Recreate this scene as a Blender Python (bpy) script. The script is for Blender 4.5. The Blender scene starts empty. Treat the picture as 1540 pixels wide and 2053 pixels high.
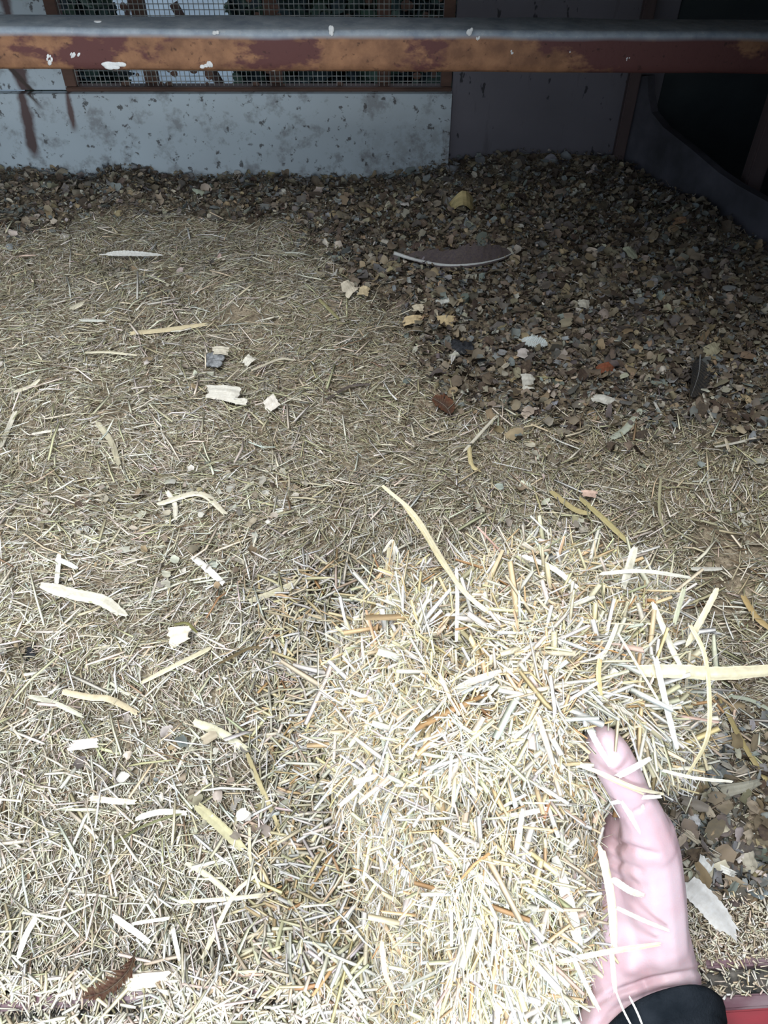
import bpy, bmesh, math, random
import numpy as np
from mathutils import Vector, Matrix

random.seed(7)
rng = np.random.default_rng(11)
COL = bpy.context.scene.collection
sc = bpy.context.scene

# ------------------------------------------------------------------ camera
F = 1550.0
CX, CY = 770.0, 1026.5
H = 0.60
PITCH = math.radians(45)
c_, s_ = math.cos(PITCH), math.sin(PITCH)
CAM = np.array([0, 0, H])
R_ = np.array([1.0, 0, 0]); U_ = np.array([0, s_, c_]); F_ = np.array([0, c_, -s_])

cam_d = bpy.data.cameras.new('camera'); cam = bpy.data.objects.new('camera', cam_d); COL.objects.link(cam)
cam.location = (0, 0, H); cam.rotation_euler = (math.pi/2 - PITCH, 0, 0)
cam_d.sensor_fit = 'VERTICAL'; cam_d.sensor_height = 24; cam_d.lens = F/2053*24
cam_d.clip_start = 0.01
sc.camera = cam

def ray(px, py):
    px = np.asarray(px, float); py = np.asarray(py, float)
    return F_ + ((px-CX)/F)[..., None]*R_ + ((CY-py)/F)[..., None]*U_
def P(px, py, d):                                  # a point at depth d along the view axis
    return CAM + ray(px, py)*np.asarray(d, float)[..., None]
def G(px, py, z=0.0):                              # a point at height z
    r = ray(px, py); t = (z-H)/r[..., 2]
    return CAM + r*t[..., None]
def onp(px, py, p0, n):
    r = ray(px, py); p0 = np.asarray(p0, float); n = np.asarray(n, float)
    t = ((p0-CAM)@n)/(r@n)
    return CAM + r*t[..., None]
def proj(p):
    q = np.asarray(p)-CAM
    d = q@F_
    return CX+F*(q@R_)/d, CY-F*(q@U_)/d, d

# ------------------------------------------------------------------ noise
def vnoise(x, y, seed=0):
    xi = np.floor(x).astype(np.int64); yi = np.floor(y).astype(np.int64)
    fx = x-xi; fy = y-yi
    fx = fx*fx*(3-2*fx); fy = fy*fy*(3-2*fy)
    def h(a, b):
        n = (a*374761393 + b*668265263 + seed*982451653) & 0xffffffff
        n = ((n ^ (n >> 13))*1274126177) & 0xffffffff
        return ((n ^ (n >> 16)) & 0xffff)/65535.0
    return (h(xi, yi)*(1-fx)+h(xi+1, yi)*fx)*(1-fy) + (h(xi, yi+1)*(1-fx)+h(xi+1, yi+1)*fx)*fy
def fbm(x, y, seed=0, o=3):
    v = 0; a = .5; t = 0
    for k in range(o):
        v = v+a*vnoise(x*2**k, y*2**k, seed+k*17); t += a; a *= .5
    return v/t - .5

DW = 1.528                                          # distance of the back wall
_ex = np.array([-400, 0, 60, 110, 180, 240, 290, 330, 400, 510, 640, 760, 830, 900, 1000, 1100, 1240, 1700])
_ey = np.array([335, 328, 326, 338, 351, 328, 330, 345, 352, 343, 352, 350, 338, 316, 303, 300, 308, 310])
_ez = H - DW*((F-(CY-_ey))/(F+(CY-_ey)))
def height(x, y):
    x = np.asarray(x, float); y = np.asarray(y, float)
    pxw = CX+F*x/(DW*c_+ .6*s_)
    e = np.interp(pxw, _ex, _ez)
    w = np.exp(-np.clip(DW-y, 0, 9)/.13)
    h = e*w
    amp = np.clip((y-.20)/.15, .12, 1)*(1-w)
    h = h + .044*fbm(x*5.5+3, y*5.5+1, 3)*amp + .026*fbm(x*17, y*17, 9)*amp + .006*fbm(x*45, y*45, 21)
    # ridge of heaped bedding and the hollows in it
    h = h + .010*np.exp(-((y-.62-.12*x)/.06)**2)*(x < .45)
    for (a, b, r, dz) in HOLES:
        h = h - dz*np.exp(-((x-a)**2+(y-b)**2)/r**2)
    # slope up to the nest side
    h = h + .05*np.clip((x-.30)/.35, 0, 1)**1.5*np.clip((y-.7)/.5, 0, 1)*(1-w)
    return h
HOLES = []
for (px, py, r, dz) in [(62, 1300, .016, .02), (500, 1160, .012, .012), (430, 722, .02, .012), (890, 812, .016, .012), (930, 700, .03, .015),
                        (1210, 590, .03, .015), (1490, 1690, .03, .02), (1150, 850, .02, .012), (540, 1510, .03, .014), (620, 1600, .03, .014),
                        (690, 780, .02, .01), (600, 1750, .03, .014), (1290, 560, .03, .014)]:
    g = G(px, py); HOLES.append((g[0], g[1], r, dz))

# ------------------------------------------------------------------ object helpers
def tag(o, label=None, cat=None, group=None, kind=None):
    if label: o['label'] = label
    if cat: o['category'] = cat
    if group: o['group'] = group
    if kind: o['kind'] = kind
    return o
def link(name, me, m=None, parent=None):
    o = bpy.data.objects.new(name, me); COL.objects.link(o)
    if m: me.materials.append(m)
    if parent: o.parent = parent
    return o
def pydata(name, v, f, m=None, parent=None, smooth=False, col=None):
    me = bpy.data.meshes.new(name); me.from_pydata([tuple(map(float, a)) for a in v], [], [tuple(a) for a in f]); me.update()
    if smooth:
        me.polygons.foreach_set('use_smooth', [True]*len(me.polygons))
    if col is not None:
        setcol(me, np.tile(np.array(list(col)+[1.0]), (len(v), 1)) if np.ndim(col) == 1 else col)
    return link(name, me, m, parent)
def setcol(me, c):
    a = me.color_attributes.new('tint', 'FLOAT_COLOR', 'POINT')
    a.data.foreach_set('color', np.asarray(c, np.float32).ravel())
def fastmesh(name, verts, loops, starts, cols, m):
    me = bpy.data.meshes.new(name)
    me.vertices.add(len(verts)); me.vertices.foreach_set('co', verts.astype(np.float32).ravel())
    me.loops.add(len(loops)); me.loops.foreach_set('vertex_index', loops.astype(np.int32))
    me.polygons.add(len(starts)); me.polygons.foreach_set('loop_start', starts.astype(np.int32))
    me.update(calc_edges=True); me.validate()
    setcol(me, cols)
    return link(name, me, m)
def box_bm(bm, x0, x1, y0, y1, z0, z1, bev=0):
    vs = [bm.verts.new(p) for p in [(x0,y0,z0),(x1,y0,z0),(x1,y1,z0),(x0,y1,z0),(x0,y0,z1),(x1,y0,z1),(x1,y1,z1),(x0,y1,z1)]]
    fs = [bm.faces.new([vs[i] for i in f]) for f in [(3,2,1,0),(4,5,6,7),(0,1,5,4),(1,2,6,5),(2,3,7,6),(3,0,4,7)]]
    if bev:
        es = list({e for f in fs for e in f.edges})
        bmesh.ops.bevel(bm, geom=es, offset=bev, segments=3, affect='EDGES')
def bmobj(name, bm, m, parent=None, smooth=False):
    me = bpy.data.meshes.new(name); bm.to_mesh(me); bm.free()
    if smooth: me.polygons.foreach_set('use_smooth', [True]*len(me.polygons))
    return link(name, me, m, parent)
def box(name, x0, x1, y0, y1, z0, z1, m, bev=.002, parent=None):
    bm = bmesh.new(); box_bm(bm, x0, x1, y0, y1, z0, z1, bev); return bmobj(name, bm, m, parent)
def prism(name, quad, thick, m, parent=None):
    """a board with the four corners given and a real thickness along -normal"""
    q = [np.array(a, float) for a in quad]
    n = np.cross(q[1]-q[0], q[2]-q[0]); n /= np.linalg.norm(n)
    k = len(q)
    v = q+[a-n*thick for a in q]
    f = [tuple(range(k)), tuple(range(2*k-1, k-1, -1))]+[(i, i+k, (i+1) % k+k, (i+1) % k) for i in range(k)]
    return pydata(name, v, f, m, parent)

# ------------------------------------------------------------------ materials
class NT:
    def __init__(s, name):
        s.m = bpy.data.materials.new(name); s.m.use_nodes = True; s.t = s.m.node_tree
        s.b = s.t.nodes['Principled BSDF']; s.out = s.t.nodes['Material Output']
    def n(s, typ, **k):
        nd = s.t.nodes.new(typ)
        for a, b in k.items():
            if a in nd.inputs.keys(): nd.inputs[a].default_value = b
            else: setattr(nd, a, b)
        return nd
    def l(s, a, b): s.t.links.new(a, b)
    def tc(s, scale=(1, 1, 1)):
        t = s.n('ShaderNodeTexCoord'); mp = s.n('ShaderNodeMapping'); mp.inputs['Scale'].default_value = scale
        s.l(t.outputs['Object'], mp.inputs['Vector']); return mp.outputs['Vector']
    def noise(s, vec, scale, detail=4, rough=.55):
        nd = s.n('ShaderNodeTexNoise'); nd.inputs['Scale'].default_value = scale; nd.inputs['Detail'].default_value = detail
        nd.inputs['Roughness'].default_value = rough; s.l(vec, nd.inputs['Vector']); return nd.outputs['Fac']
    def ramp(s, fac, pts):
        r = s.n('ShaderNodeValToRGB'); e = r.color_ramp.elements
        while len(e) < len(pts): e.new(.5)
        for k, (p, c) in enumerate(pts):
            e[k].position = p; e[k].color = (c, c, c, 1) if np.isscalar(c) else tuple(c)+(1,)
        s.l(fac, r.inputs['Fac']); return r.outputs['Color']
    def mix(s, fac, a, b):
        m = s.n('ShaderNodeMix', data_type='RGBA')
        if isinstance(fac, (int, float)): m.inputs[0].default_value = fac
        else: s.l(fac, m.inputs[0])
        for i, v in ((6, a), (7, b)):
            if isinstance(v, tuple): m.inputs[i].default_value = v+(1,)
            else: s.l(v, m.inputs[i])
        return m.outputs[2]
    def base(s, v, rough=.8, spec=.3):
        if isinstance(v, tuple): s.b.inputs['Base Color'].default_value = v+(1,)
        else: s.l(v, s.b.inputs['Base Color'])
        s.b.inputs['Roughness'].default_value = rough; s.b.inputs['Specular IOR Level'].default_value = spec
        return s
    def bump(s, h, strength=.4, dist=.002):
        b = s.n('ShaderNodeBump'); b.inputs['Strength'].default_value = strength; b.inputs['Distance'].default_value = dist
        s.l(h, b.inputs['Height']); s.l(b.outputs['Normal'], s.b.inputs['Normal']); return s

def tintmat(name, rough=.6, transl=0.0, fib=True, spec=.3):
    q = NT(name); a = q.n('ShaderNodeAttribute', attribute_name='tint')
    v = a.outputs['Color']
    if fib:
        n = q.noise(q.tc((1, 1, 1)), 350, 2)
        v = q.mix(q.ramp(n, [(.3, 0.0), (.7, .22)]), v, (.30, .24, .14))
    q.base(v, rough, spec)
    if transl:
        t = q.n('ShaderNodeBsdfTranslucent'); q.l(v, t.inputs['Color'])
        ms = q.n('ShaderNodeMixShader'); ms.inputs[0].default_value = transl
        q.l(q.b.outputs[0], ms.inputs[1]); q.l(t.outputs[0], ms.inputs[2]); q.l(ms.outputs[0], q.out.inputs['Surface'])
    return q.m
M_straw = tintmat('straw_bedding', .65, 0)
M_bright = tintmat('fresh_straw', .5, .22, spec=.4)
M_shave = tintmat('wood_shaving', .8, .1)

def mat_wall():
    q = NT('dirty_white_paint'); v = q.tc()
    big = q.noise(v, 3.5, 3); mid = q.noise(v, 28, 5, .65); fine = q.noise(v, 75, 3, .6)
    c = q.mix(q.ramp(big, [(.35, 0.0), (.7, .6)]), (.44, .52, .58), (.30, .33, .36))
    c = q.mix(q.ramp(mid, [(.53, 0.0), (.66, .6)]), c, (.15, .15, .155))
    c = q.mix(q.ramp(fine, [(.61, 0.0), (.68, .85)]), c, (.06, .055, .055))
    t = q.n('ShaderNodeTexCoord'); sp = q.n('ShaderNodeSeparateXYZ'); q.l(t.outputs['Object'], sp.inputs[0])
    wob = q.noise(v, 22, 4)
    def M(op, a, b=None, c3=None):
        m = q.n('ShaderNodeMath', operation=op)
        for i, w_ in enumerate((a, b, c3)):
            if w_ is None: continue
            if isinstance(w_, (int, float)): m.inputs[i].default_value = w_
            else: q.l(w_, m.inputs[i])
        return m.outputs[0]
    def streak(pxa, pya, pxb, pyb, w, col):
        nonlocal c
        A = onp(pxa, pya, (0, DW, 0), (0, 1, 0)); B = onp(pxb, pyb, (0, DW, 0), (0, 1, 0))
        k = float((B[0]-A[0])/(B[2]-A[2]))
        xx = M('ADD', M('MULTIPLY', M('SUBTRACT', sp.outputs['Z'], float(A[2])), k), float(A[0]))
        d = M('ABSOLUTE', M('SUBTRACT', sp.outputs['X'], xx))
        d = M('ADD', M('DIVIDE', d, w), M('MULTIPLY', M('SUBTRACT', wob, .5), 2.2))
        f = M('SUBTRACT', 1.0, M('SMOOTH_MIN', d, 1.0, .2)); f = M('MULTIPLY', f, 1.6)
        g1 = M('DIVIDE', M('SUBTRACT', sp.outputs['Z'], float(B[2])), .03)
        mm = q.n('ShaderNodeClamp'); q.l(M('MULTIPLY', f, M('MINIMUM', M('MAXIMUM', g1, 0.0), 1.0)), mm.inputs[0])
        c = q.mix(mm.outputs[0], c, col)
    streak(42, 150, 78, 315, .013, (.10, .07, .07)); streak(134, 150, 156, 262, .008, (.12, .085, .085)); streak(60, 178, 95, 215, .006, (.06, .045, .04))
    # grime rising from the bedding at the right end
    gx = M('DIVIDE', M('SUBTRACT', sp.outputs['X'], float(onp(690, 200, (0, DW, 0), (0, 1, 0))[0])), .22)
    gz = M('SUBTRACT', 1.0, M('DIVIDE', sp.outputs['Z'], .13))
    gm = q.n('ShaderNodeClamp'); q.l(M('MULTIPLY', M('MULTIPLY', M('MAXIMUM', gx, 0.0), M('MAXIMUM', gz, 0.0)), q.ramp(q.noise(v, 45, 5, .7), [(.42, 0.0), (.58, 1.0)])), gm.inputs[0])
    c = q.mix(gm.outputs[0], c, (.13, .10, .08))
    q.base(c, .7).bump(mid, .3); return q.m
def mat_panel():
    q = NT('dirty_grey_board'); v = q.tc(); vs = q.tc((1, 1, .18))
    big = q.noise(v, 6, 3); mid = q.noise(vs, 40, 5, .65); fine = q.noise(q.tc((1, 1, .5)), 60, 3)
    c = q.mix(q.ramp(big, [(.35, 0.0), (.7, .5)]), (.135, .13, .155), (.085, .082, .095))
    c = q.mix(q.ramp(mid, [(.58, 0.0), (.75, .7)]), c, (.06, .055, .06))
    c = q.mix(q.ramp(fine, [(.66, 0.0), (.70, .9)]), c, (.02, .02, .025))
    q.base(c, .75).bump(mid, .3); return q.m
def mat_perch_top():
    q = NT('perch_paint'); v = q.tc((.55, 1, 1)); g = q.n('ShaderNodeNewGeometry'); sep = q.n('ShaderNodeSeparateXYZ')
    blot = q.noise(v, 9, 6, .62); mid = q.noise(q.tc(), 40, 5, .6); fine = q.noise(q.tc(), 140, 3)
    c = q.mix(q.ramp(mid, [(.35, 0.0), (.65, 1.0)]), (.30, .155, .085), (.17, .085, .05))
    c = q.mix(q.ramp(blot, [(.48, 0.0), (.515, 1.0)]), c, (.105, .042, .040))
    c = q.mix(q.ramp(fine, [(.62, 0.0), (.72, .7)]), c, (.035, .018, .015))
    # droppings and dust on the upward face, its grey lightened for missing light
    q.l(g.outputs['Normal'], sep.inputs[0])
    top = q.ramp(sep.outputs['Z'], [(.15, 0.0), (.55, 1.0)])
    grey = q.mix(q.ramp(mid, [(.3, 0.0), (.7, 1.0)]), (.20, .25, .31), (.40, .45, .50))
    grey = q.mix(q.ramp(fine, [(.62, 0.0), (.7, .6)]), grey, (.45, .48, .5))
    c = q.mix(top, c, grey)
    w = q.noise(v, 30, 3); c = q.mix(q.ramp(w, [(.735, 0.0), (.75, 1.0)]), c, (.7, .72, .72))
    q.base(c, .7).bump(mid, .5, .003); return q.m
def mat_plain(name, c1, c2, sc_=30, rough=.8, scale=(1, 1, 1), bump=.4, spec=.3):
    q = NT(name); n = q.noise(q.tc(scale), sc_, 5, .6)
    q.base(q.mix(q.ramp(n, [(.35, 0.0), (.65, 1.0)]), c1, c2), rough, spec).bump(n, bump); return q.m
def mat_bed():
    q = NT('compacted_bedding'); v = q.tc(); n = q.noise(v, 60, 5, .7); n2 = q.noise(v, 320, 3, .6)
    c = q.mix(q.ramp(n, [(.35, 0.0), (.65, 1.0)]), (.22, .18, .13), (.42, .36, .27))
    c = q.mix(q.ramp(n2, [(.5, 0.0), (.65, .8)]), c, (.12, .095, .07))
    q.base(c, .95, .1).bump(n2, .8, .003); return q.m
M_wall = mat_wall(); M_panel = mat_panel(); M_perch = mat_perch_top(); M_bed = mat_bed()
M_dark = mat_plain('dark_stained_board', (.022, .03, .034), (.035, .044, .048), 12, .75)
M_brown = mat_plain('brown_frame_wood', (.055, .032, .024), (.11, .06, .045), 25, .7, (.3, 1, 1))
M_wire = mat_plain('galvanised_wire', (.10, .11, .11), (.30, .31, .30), 40, .5)
M_red = mat_plain('worn_red_paint', (.30, .045, .06), (.20, .05, .06), 40, .5, (.3, 1, 1))
M_maroon = mat_plain('faded_purple_paint', (.16, .085, .11), (.30, .24, .27), 45, .7, (.35, 1, 1))
M_groove = mat_plain('dirty_track', (.015, .02, .024), (.22, .21, .19), 120, .9)
M_ply = mat_plain('plywood', (.20, .15, .10), (.28, .21, .14), 20, .8)
M_post = mat_plain('reddish_post', (.07, .05, .052), (.11, .08, .08), 20, .7, (1, 1, .2))

# ------------------------------------------------------------------ the coop shell
XR, XL = .45, -1.05
box('floor', -1.2, 1.3, .06, 1.75, -.12, -.09, M_ply, 0).__setitem__('kind', 'structure')
zc = lambda py: float(onp(700, py, (0, DW, 0), (0, 1, 0))[2])
xw = lambda px, py=170: float(onp(px, py, (0, DW, 0), (0, 1, 0))[0])
ztop = zc(182)
x_l, x_r = xw(132), xw(906)
wt = .018
# back wall: lower painted board, side boards, head board
w = prism('wall_back', [(XL, DW, -.1), (x_r, DW, -.1), (x_r, DW, ztop), (XL, DW, ztop)], -wt, M_wall); w['kind'] = 'structure'
# prism thickness sign: keep boards behind the wall plane
def wallboard(name, x0, x1, z0, z1, m, dy=0.0, parent=None, bev=.0015):
    return box(name, x0, x1, DW+dy, DW+dy+wt, z0, z1, m, bev, parent)
tag(wallboard('wall_back_side', x_r+.001, XR+.05, -.1, 1.0, M_panel, -.004), kind='structure')
tag(wallboard('wall_back_end', XL, x_l, ztop+.001, 1.0, M_wall, 0), kind='structure')
tag(wallboard('wall_back_head', x_l+.001, x_r, .52, 1.0, M_dark, 0), kind='structure')

win = bpy.data.objects.new('window_1', None); COL.objects.link(win); win.location = ((x_l+x_r)/2, DW, .3); win['kind'] = 'structure'
def wchild(o):
    o.parent = win; o.matrix_parent_inverse = Matrix.Translation(win.location).inverted(); return o
bm = bmesh.new()
zf = zc(176)
box_bm(bm, x_l, x_r, DW-.006, DW+.02, ztop, zf+.002, .0015)                # bottom rail
box_bm(bm, x_l, x_l+.05*.4, DW-.004, DW+.02, zf+.003, .519, .001)
box_bm(bm, x_r-.02, x_r-.001, DW-.004, DW+.02, zf+.003, .519, .001)
for px in (285, 545, 770):
    xx = xw(px, 100); box_bm(bm, xx-.012, xx+.012, DW+.021, DW+.035, zf, .519, .001)
wchild(bmobj('window_frame', bm, M_brown))
bm = bmesh.new()
p = .0085
for k in range(int((x_r-x_l-.04)/p)):
    xx = x_l+.02+k*p; box_bm(bm, xx, xx+.0011, DW+.004, DW+.0051, zf, .52)
for k in range(int((.52-zf)/p)):
    zz = zf+k*p; box_bm(bm, x_l+.02, x_r-.02, DW+.0052, DW+.0062, zz, zz+.0011)
wchild(bmobj('wire_mesh', bm, M_wire))
bm = bmesh.new()                                    # dirt and cobweb clots caught in the mesh
for k in range(170):
    xx = random.uniform(x_l+.02, x_r-.02); zz = random.uniform(zf, zf+.16)
    if abs(xx-xw(620)) < .04 or abs(xx-xw(200)) < .03 or abs(xx-xw(370, 10)) < .10 and zz > .21: continue
    r = random.uniform(.003, .009)
    bmesh.ops.create_icosphere(bm, subdivisions=2, radius=1, matrix=Matrix.Translation((xx, DW+.009, zz)) @ Matrix.Diagonal((r, .002, r*random.uniform(.5, 1.2), 1)))
wchild(bmobj('dirt_clot', bm, M_brown))

# right side: low pale board, nest opening, dark nest interior
corner = np.array([XR, DW, 0.0])
far = G(1540, 465, .055); dv = far-corner; dv[2] = 0; dv /= np.linalg.norm(dv)
nR = np.array([-dv[1], dv[0], 0.0])
if nR[0] > 0: nR = -nR
oR = lambda px, py: onp(px, py, corner, nR)
def up(pt, z): q = np.array(pt, float); q[2] = z; return q
e1 = up(corner, 0)
M_base = mat_plain('dirty_mauve_board', (.045, .045, .055), (.10, .10, .125), 9, .8)
M_base2 = mat_plain('dirty_corner_board', (.075, .065, .07), (.11, .10, .11), 9, .8)
end = corner+dv*1.35
tops = [oR(1268, 150), oR(1299, 152), oR(1300, 190), oR(1306, 225), oR(1330, 255), oR(1385, 298), oR(1440, 345), oR(1480, 372), oR(1540, 405), oR(1640, 470)]
poly = [up(corner, -.1)]+[up(corner, tops[0][2])]+tops[1:]+[up(end, tops[-1][2]-.01), up(end, -.1)]
# thick board with curved cut-out towards the nest
v0 = prism('wall_right', poly[::-1], .015, M_base); v0['kind'] = 'structure'
bm = bmesh.new()
st = [onp(1283, 140, (0, DW-.012, 0), (0, 1, 0)), onp(1247, 330, (0, DW-.012, 0), (0, 1, 0))]
post = box('trim_1', XR-.016, XR+.004, DW-.022, DW-.004, -.05, 1.0, M_post, .002); post['kind'] = 'structure'
# outer wall of the nest box, its floor and post
off = -nR*.42
nb = prism('wall_nest', [up(corner+off*1.0-dv*.5, -.1), up(end+off, -.1), up(end+off, 1.0), up(corner+off-dv*.5, 1.0)], .015, M_dark); nb['kind'] = 'structure'
prism('wall_nest_floor', [up(corner-nR*.016-dv*.1, -.06), up(end-nR*.016, -.06), up(end+off, -.06), up(corner+off-dv*.1, -.06)], .01, M_dark)['kind'] = 'structure'
pp = oR(1527, 150)-nR*.05
npst = box('trim_2', pp[0]-.014, pp[0]+.014, pp[1]-.014, pp[1]+.014, -.05, 1.0, M_post, .003); npst['kind'] = 'structure'
tag(box('wall_back_corner', XR+.051, XR+.75, DW+.001, DW+.018, -.1, 1.0, M_dark, .001), kind='structure')
# head board over the nest opening, left wall, front walls beside the door, roof
prism('wall_right_head', [up(corner, .62), up(end, .62), up(end, 1.0), up(corner, 1.0)], .015, M_dark)['kind'] = 'structure'
tag(box('wall_left', XL-.02, XL, -.02, DW+.02, -.12, 1.0, M_wall, .001), kind='structure')
rf = prism('ceiling', [(XL, .50, .90), (1.3, .50, .90), (1.3, DW+.02, 1.0), (XL, DW+.02, 1.0)], .015, M_ply); rf['kind'] = 'structure'
tag(box('wall_front', .20, 1.3, -.05, -.03, -.3, 1.0, M_ply, .001), kind='structure')

prism('ceiling_shade_board', [(-.03, .46, .66), (1.25, .46, .66), (1.25, DW-.002, .66), (-.03, DW-.002, .66)], .015, M_ply)['kind'] = 'structure'  # unseen board added overhead to shade the right side of the coop

# outside, seen through the wire
M_ground = mat_plain('pale_paving', (.45, .50, .52), (.62, .68, .70), 3, .9)
gr = box('ground', -6, 6, 1.9, 14, -.62, -.6, M_ground, 0); gr['kind'] = 'structure'

# ------------------------------------------------------------------ perch
a = P(0, 22, 1.0)
YP = 1.12
def pl(px, py, Y=YP): return onp(px, py, (0, Y, 0), (0, 1, 0))
L0, L1 = pl(0, 57), pl(0, 141); R0, R1 = pl(1540, 68), pl(1540, 151)
def ext(a_, b_, t): return a_+(b_-a_)*t
tE = lambda x: (x-L0[0])/(R0[0]-L0[0])
tl, bl, tr, br = ext(L0, R0, tE(XL+.001)), ext(L1, R1, tE(XL+.001)), ext(L0, R0, tE(1.02)), ext(L1, R1, tE(1.02))
bm = bmesh.new()
n = 120; prof = []
rb = .010
hgt = (tl[2]-bl[2]); dep = .075
# rounded profile (y outward, z) from bottom front to top back
pr = []
for k in range(7):
    a_ = math.pi/2*k/6; pr.append((rb-rb*math.cos(a_)*1, hgt-rb*1.2+rb*1.2*math.sin(a_)))
pr = [(.006, 0), (.0015, .004), (0, .012)] + pr + [(dep-.008, hgt), (dep-.002, hgt-.003), (dep, hgt-.01), (dep, .004), (dep-.004, 0)]
rows = []
for i in range(n+1):
    t = i/n; b0 = bl*(1-t)+br*t
    row = []
    for (yy, zz) in pr:
        x = b0[0]
        wv = .0022*float(fbm(np.array(x*14), np.array(zz*30+yy*20), 5))
        wz = .004*float(fbm(np.array(x*9), np.array(yy*30.), 8))
        row.append(bm.verts.new((x, YP+yy+wv, b0[2]+zz+(wz if zz > hgt*.5 else wz*.5))))
    rows.append(row)
m_ = len(pr)
for i in range(n):
    for j in range(m_):
        bm.faces.new([rows[i][j], rows[i][(j+1) % m_], rows[i+1][(j+1) % m_], rows[i+1][j]])
bm.faces.new(rows[0]); bm.faces.new(rows[-1][::-1])
perch = bmobj('perch', bm, M_perch, smooth=True)
tag(perch, 'weathered wooden perch board with worn brown and maroon paint spanning the coop', 'perch')
M_drop = mat_plain('white_dropping', (.55, .57, .58), (.75, .76, .76), 80, .8)
# splashes of droppings on the front face and top: parts of the perch
for (px, py, w_, h_, tilt) in [(100, 118, 8, 14, .4), (150, 110, 14, 5, -.8), (218, 132, 22, 9, .1), (238, 126, 12, 8, .2), (409, 133, 9, 5, .1), (420, 126, 6, 11, -.3), (433, 65, 6, 4, 0),
                      (190, 42, 9, 5, 0), (665, 62, 6, 9, 0), (944, 62, 7, 9, .3), (958, 78, 4, 8, .1), (1026, 104, 4, 6, .1), (1138, 100, 9, 8, .6), (1259, 118, 4, 5, 0), (802, 110, 3, 6, 0)]:
    base = pl(px, py, YP+.001)
    bm = bmesh.new()
    if py < 56: base = pl(px, py, YP+.03); base = np.array([base[0], YP+.035, L0[2]+(R0[2]-L0[2])*(px/1540)+.0005])
    for k in range(5):
        r = w_/1500*random.uniform(.35, .75)
        q = base+np.array([random.uniform(-.6, .6)*w_/1500, 0, random.uniform(-.5, .5)*h_/1500 if py > 55 else 0])
        mt = Matrix.Translation(q) @ Matrix.Rotation(tilt, 4, 'Y') @ Matrix.Diagonal((r, .0012 if py > 55 else r, r*h_/w_ if py > 55 else .0012, 1))
        bmesh.ops.create_icosphere(bm, subdivisions=2, radius=1, matrix=mt)
    bmobj('dropping_splash', bm, M_drop, perch, True)

# ------------------------------------------------------------------ door sill at the front
A0, A1 = G(0, 2018, .002), G(1540, 1925, .002)
tv = A1-A0; tv[2] = 0; ang = math.atan2(tv[1], tv[0])
def sill(name, y0, y1, z0, z1, m):
    bm = bmesh.new(); box_bm(bm, -.30, .85, y0, y1, z0, z1, .0015)
    for v in bm.verts:
        v.co.z += .0015*float(fbm(np.array(v.co.x*20), np.array(v.co.y*40.), 2))
    o = bmobj(name, bm, m); o.location = (A0[0], A0[1], 0); o.rotation_euler = (0, 0, ang); o['kind'] = 'structure'; return o
sill('trim_3', -.003, .006, -.09, .004, M_maroon)
sill('trim_4', -.0190, -.0031, -.09, -.003, M_groove)
sill('trim_5', -.028, -.0191, -.09, .002, M_maroon)
sill('trim_6', -.044, -.0281, -.09, .004, M_red)
sill('trim_7', -.14, -.0441, -.09, -.012, M_dark)

# ------------------------------------------------------------------ bedding bed
nx, ny = 220, 220
xs = np.linspace(XL+.002, 1.0, nx); t_ = np.linspace(0, 1, ny); 
X, T = np.meshgrid(xs, t_)
Yf = A0[1]+(X-A0[0])*math.tan(ang)+.008
Y = Yf+(DW-.004-Yf)*T
# end at the right board
sd = ((X-corner[0])*nR[0]+(Y-corner[1])*nR[1])
X2 = np.where(sd < .001, X+(nR[0]*(.002-sd))/1, X); Y2 = np.where(sd < .001, Y+nR[1]*(.002-sd), Y)
Z = height(X2, Y2)-.004
V = np.stack([X2, Y2, Z], -1).reshape(-1, 3)
idx = np.arange(nx*ny).reshape(ny, nx)
q4 = np.stack([idx[:-1, :-1], idx[:-1, 1:], idx[1:, 1:], idx[1:, :-1]], -1).reshape(-1, 4)
bed = pydata('bedding_base', V, q4.tolist(), M_bed, None, True)
tag(bed, 'dark compacted bedding dust under the straw and shavings', 'bedding', kind='stuff')

# ------------------------------------------------------------------ pieces
def unit(v): return v/np.maximum(np.linalg.norm(v, axis=-1, keepdims=True), 1e-9)
def strips(pos, d, nrm, L, W, T_, bend, col, K=3, twist=None):
    N = len(pos)
    d = unit(d); side = unit(np.cross(d, nrm)); nn = np.cross(side, d)
    tw = (rng.random(N)*.5+.75) if twist is None else twist
    vs = []
    for k in range(K):
        s = k/(K-1)-.5
        wk = W*np.where(np.abs(s) > .4, .5+.5*rng.random(N), 1.0)
        c = pos + d*(L*s)[:, None] + nn*(bend*L*(1-4*s*s)-bend*L*.5)[:, None]
        vs += [c-side*(wk*.5)[:, None], c+nn*(T_)[:, None]+side*(wk*.12)[:, None], c+side*(wk*.5)[:, None]-nn*(T_*.2)[:, None]]
    V = np.stack(vs, 1).reshape(-1, 3)                   # N*(3K)
    faces = []
    for k in range(K-1):
        a = 3*k; b = 3*k+3
        for j in range(3): faces.append((a+j, a+(j+1) % 3, b+(j+1) % 3, b+j))
    fq = np.array(faces)
    cap = np.array([(0, 2, 1), (3*K-3, 3*K-2, 3*K-1)])
    base = (np.arange(N)*3*K)[:, None, None]
    lq = (fq[None]+base).reshape(N, -1); lc = (cap[None]+base).reshape(N, -1)
    loops = np.concatenate([lq, lc], 1)
    per = loops.shape[1]
    st = np.concatenate([np.arange(len(fq))*4, len(fq)*4+np.arange(2)*3])
    starts = (st[None]+(np.arange(N)*per)[:, None]).ravel()
    C = np.repeat(np.concatenate([col, np.ones((N, 1))], 1), 3*K, 0)
    return V, loops.ravel(), starts, C
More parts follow.
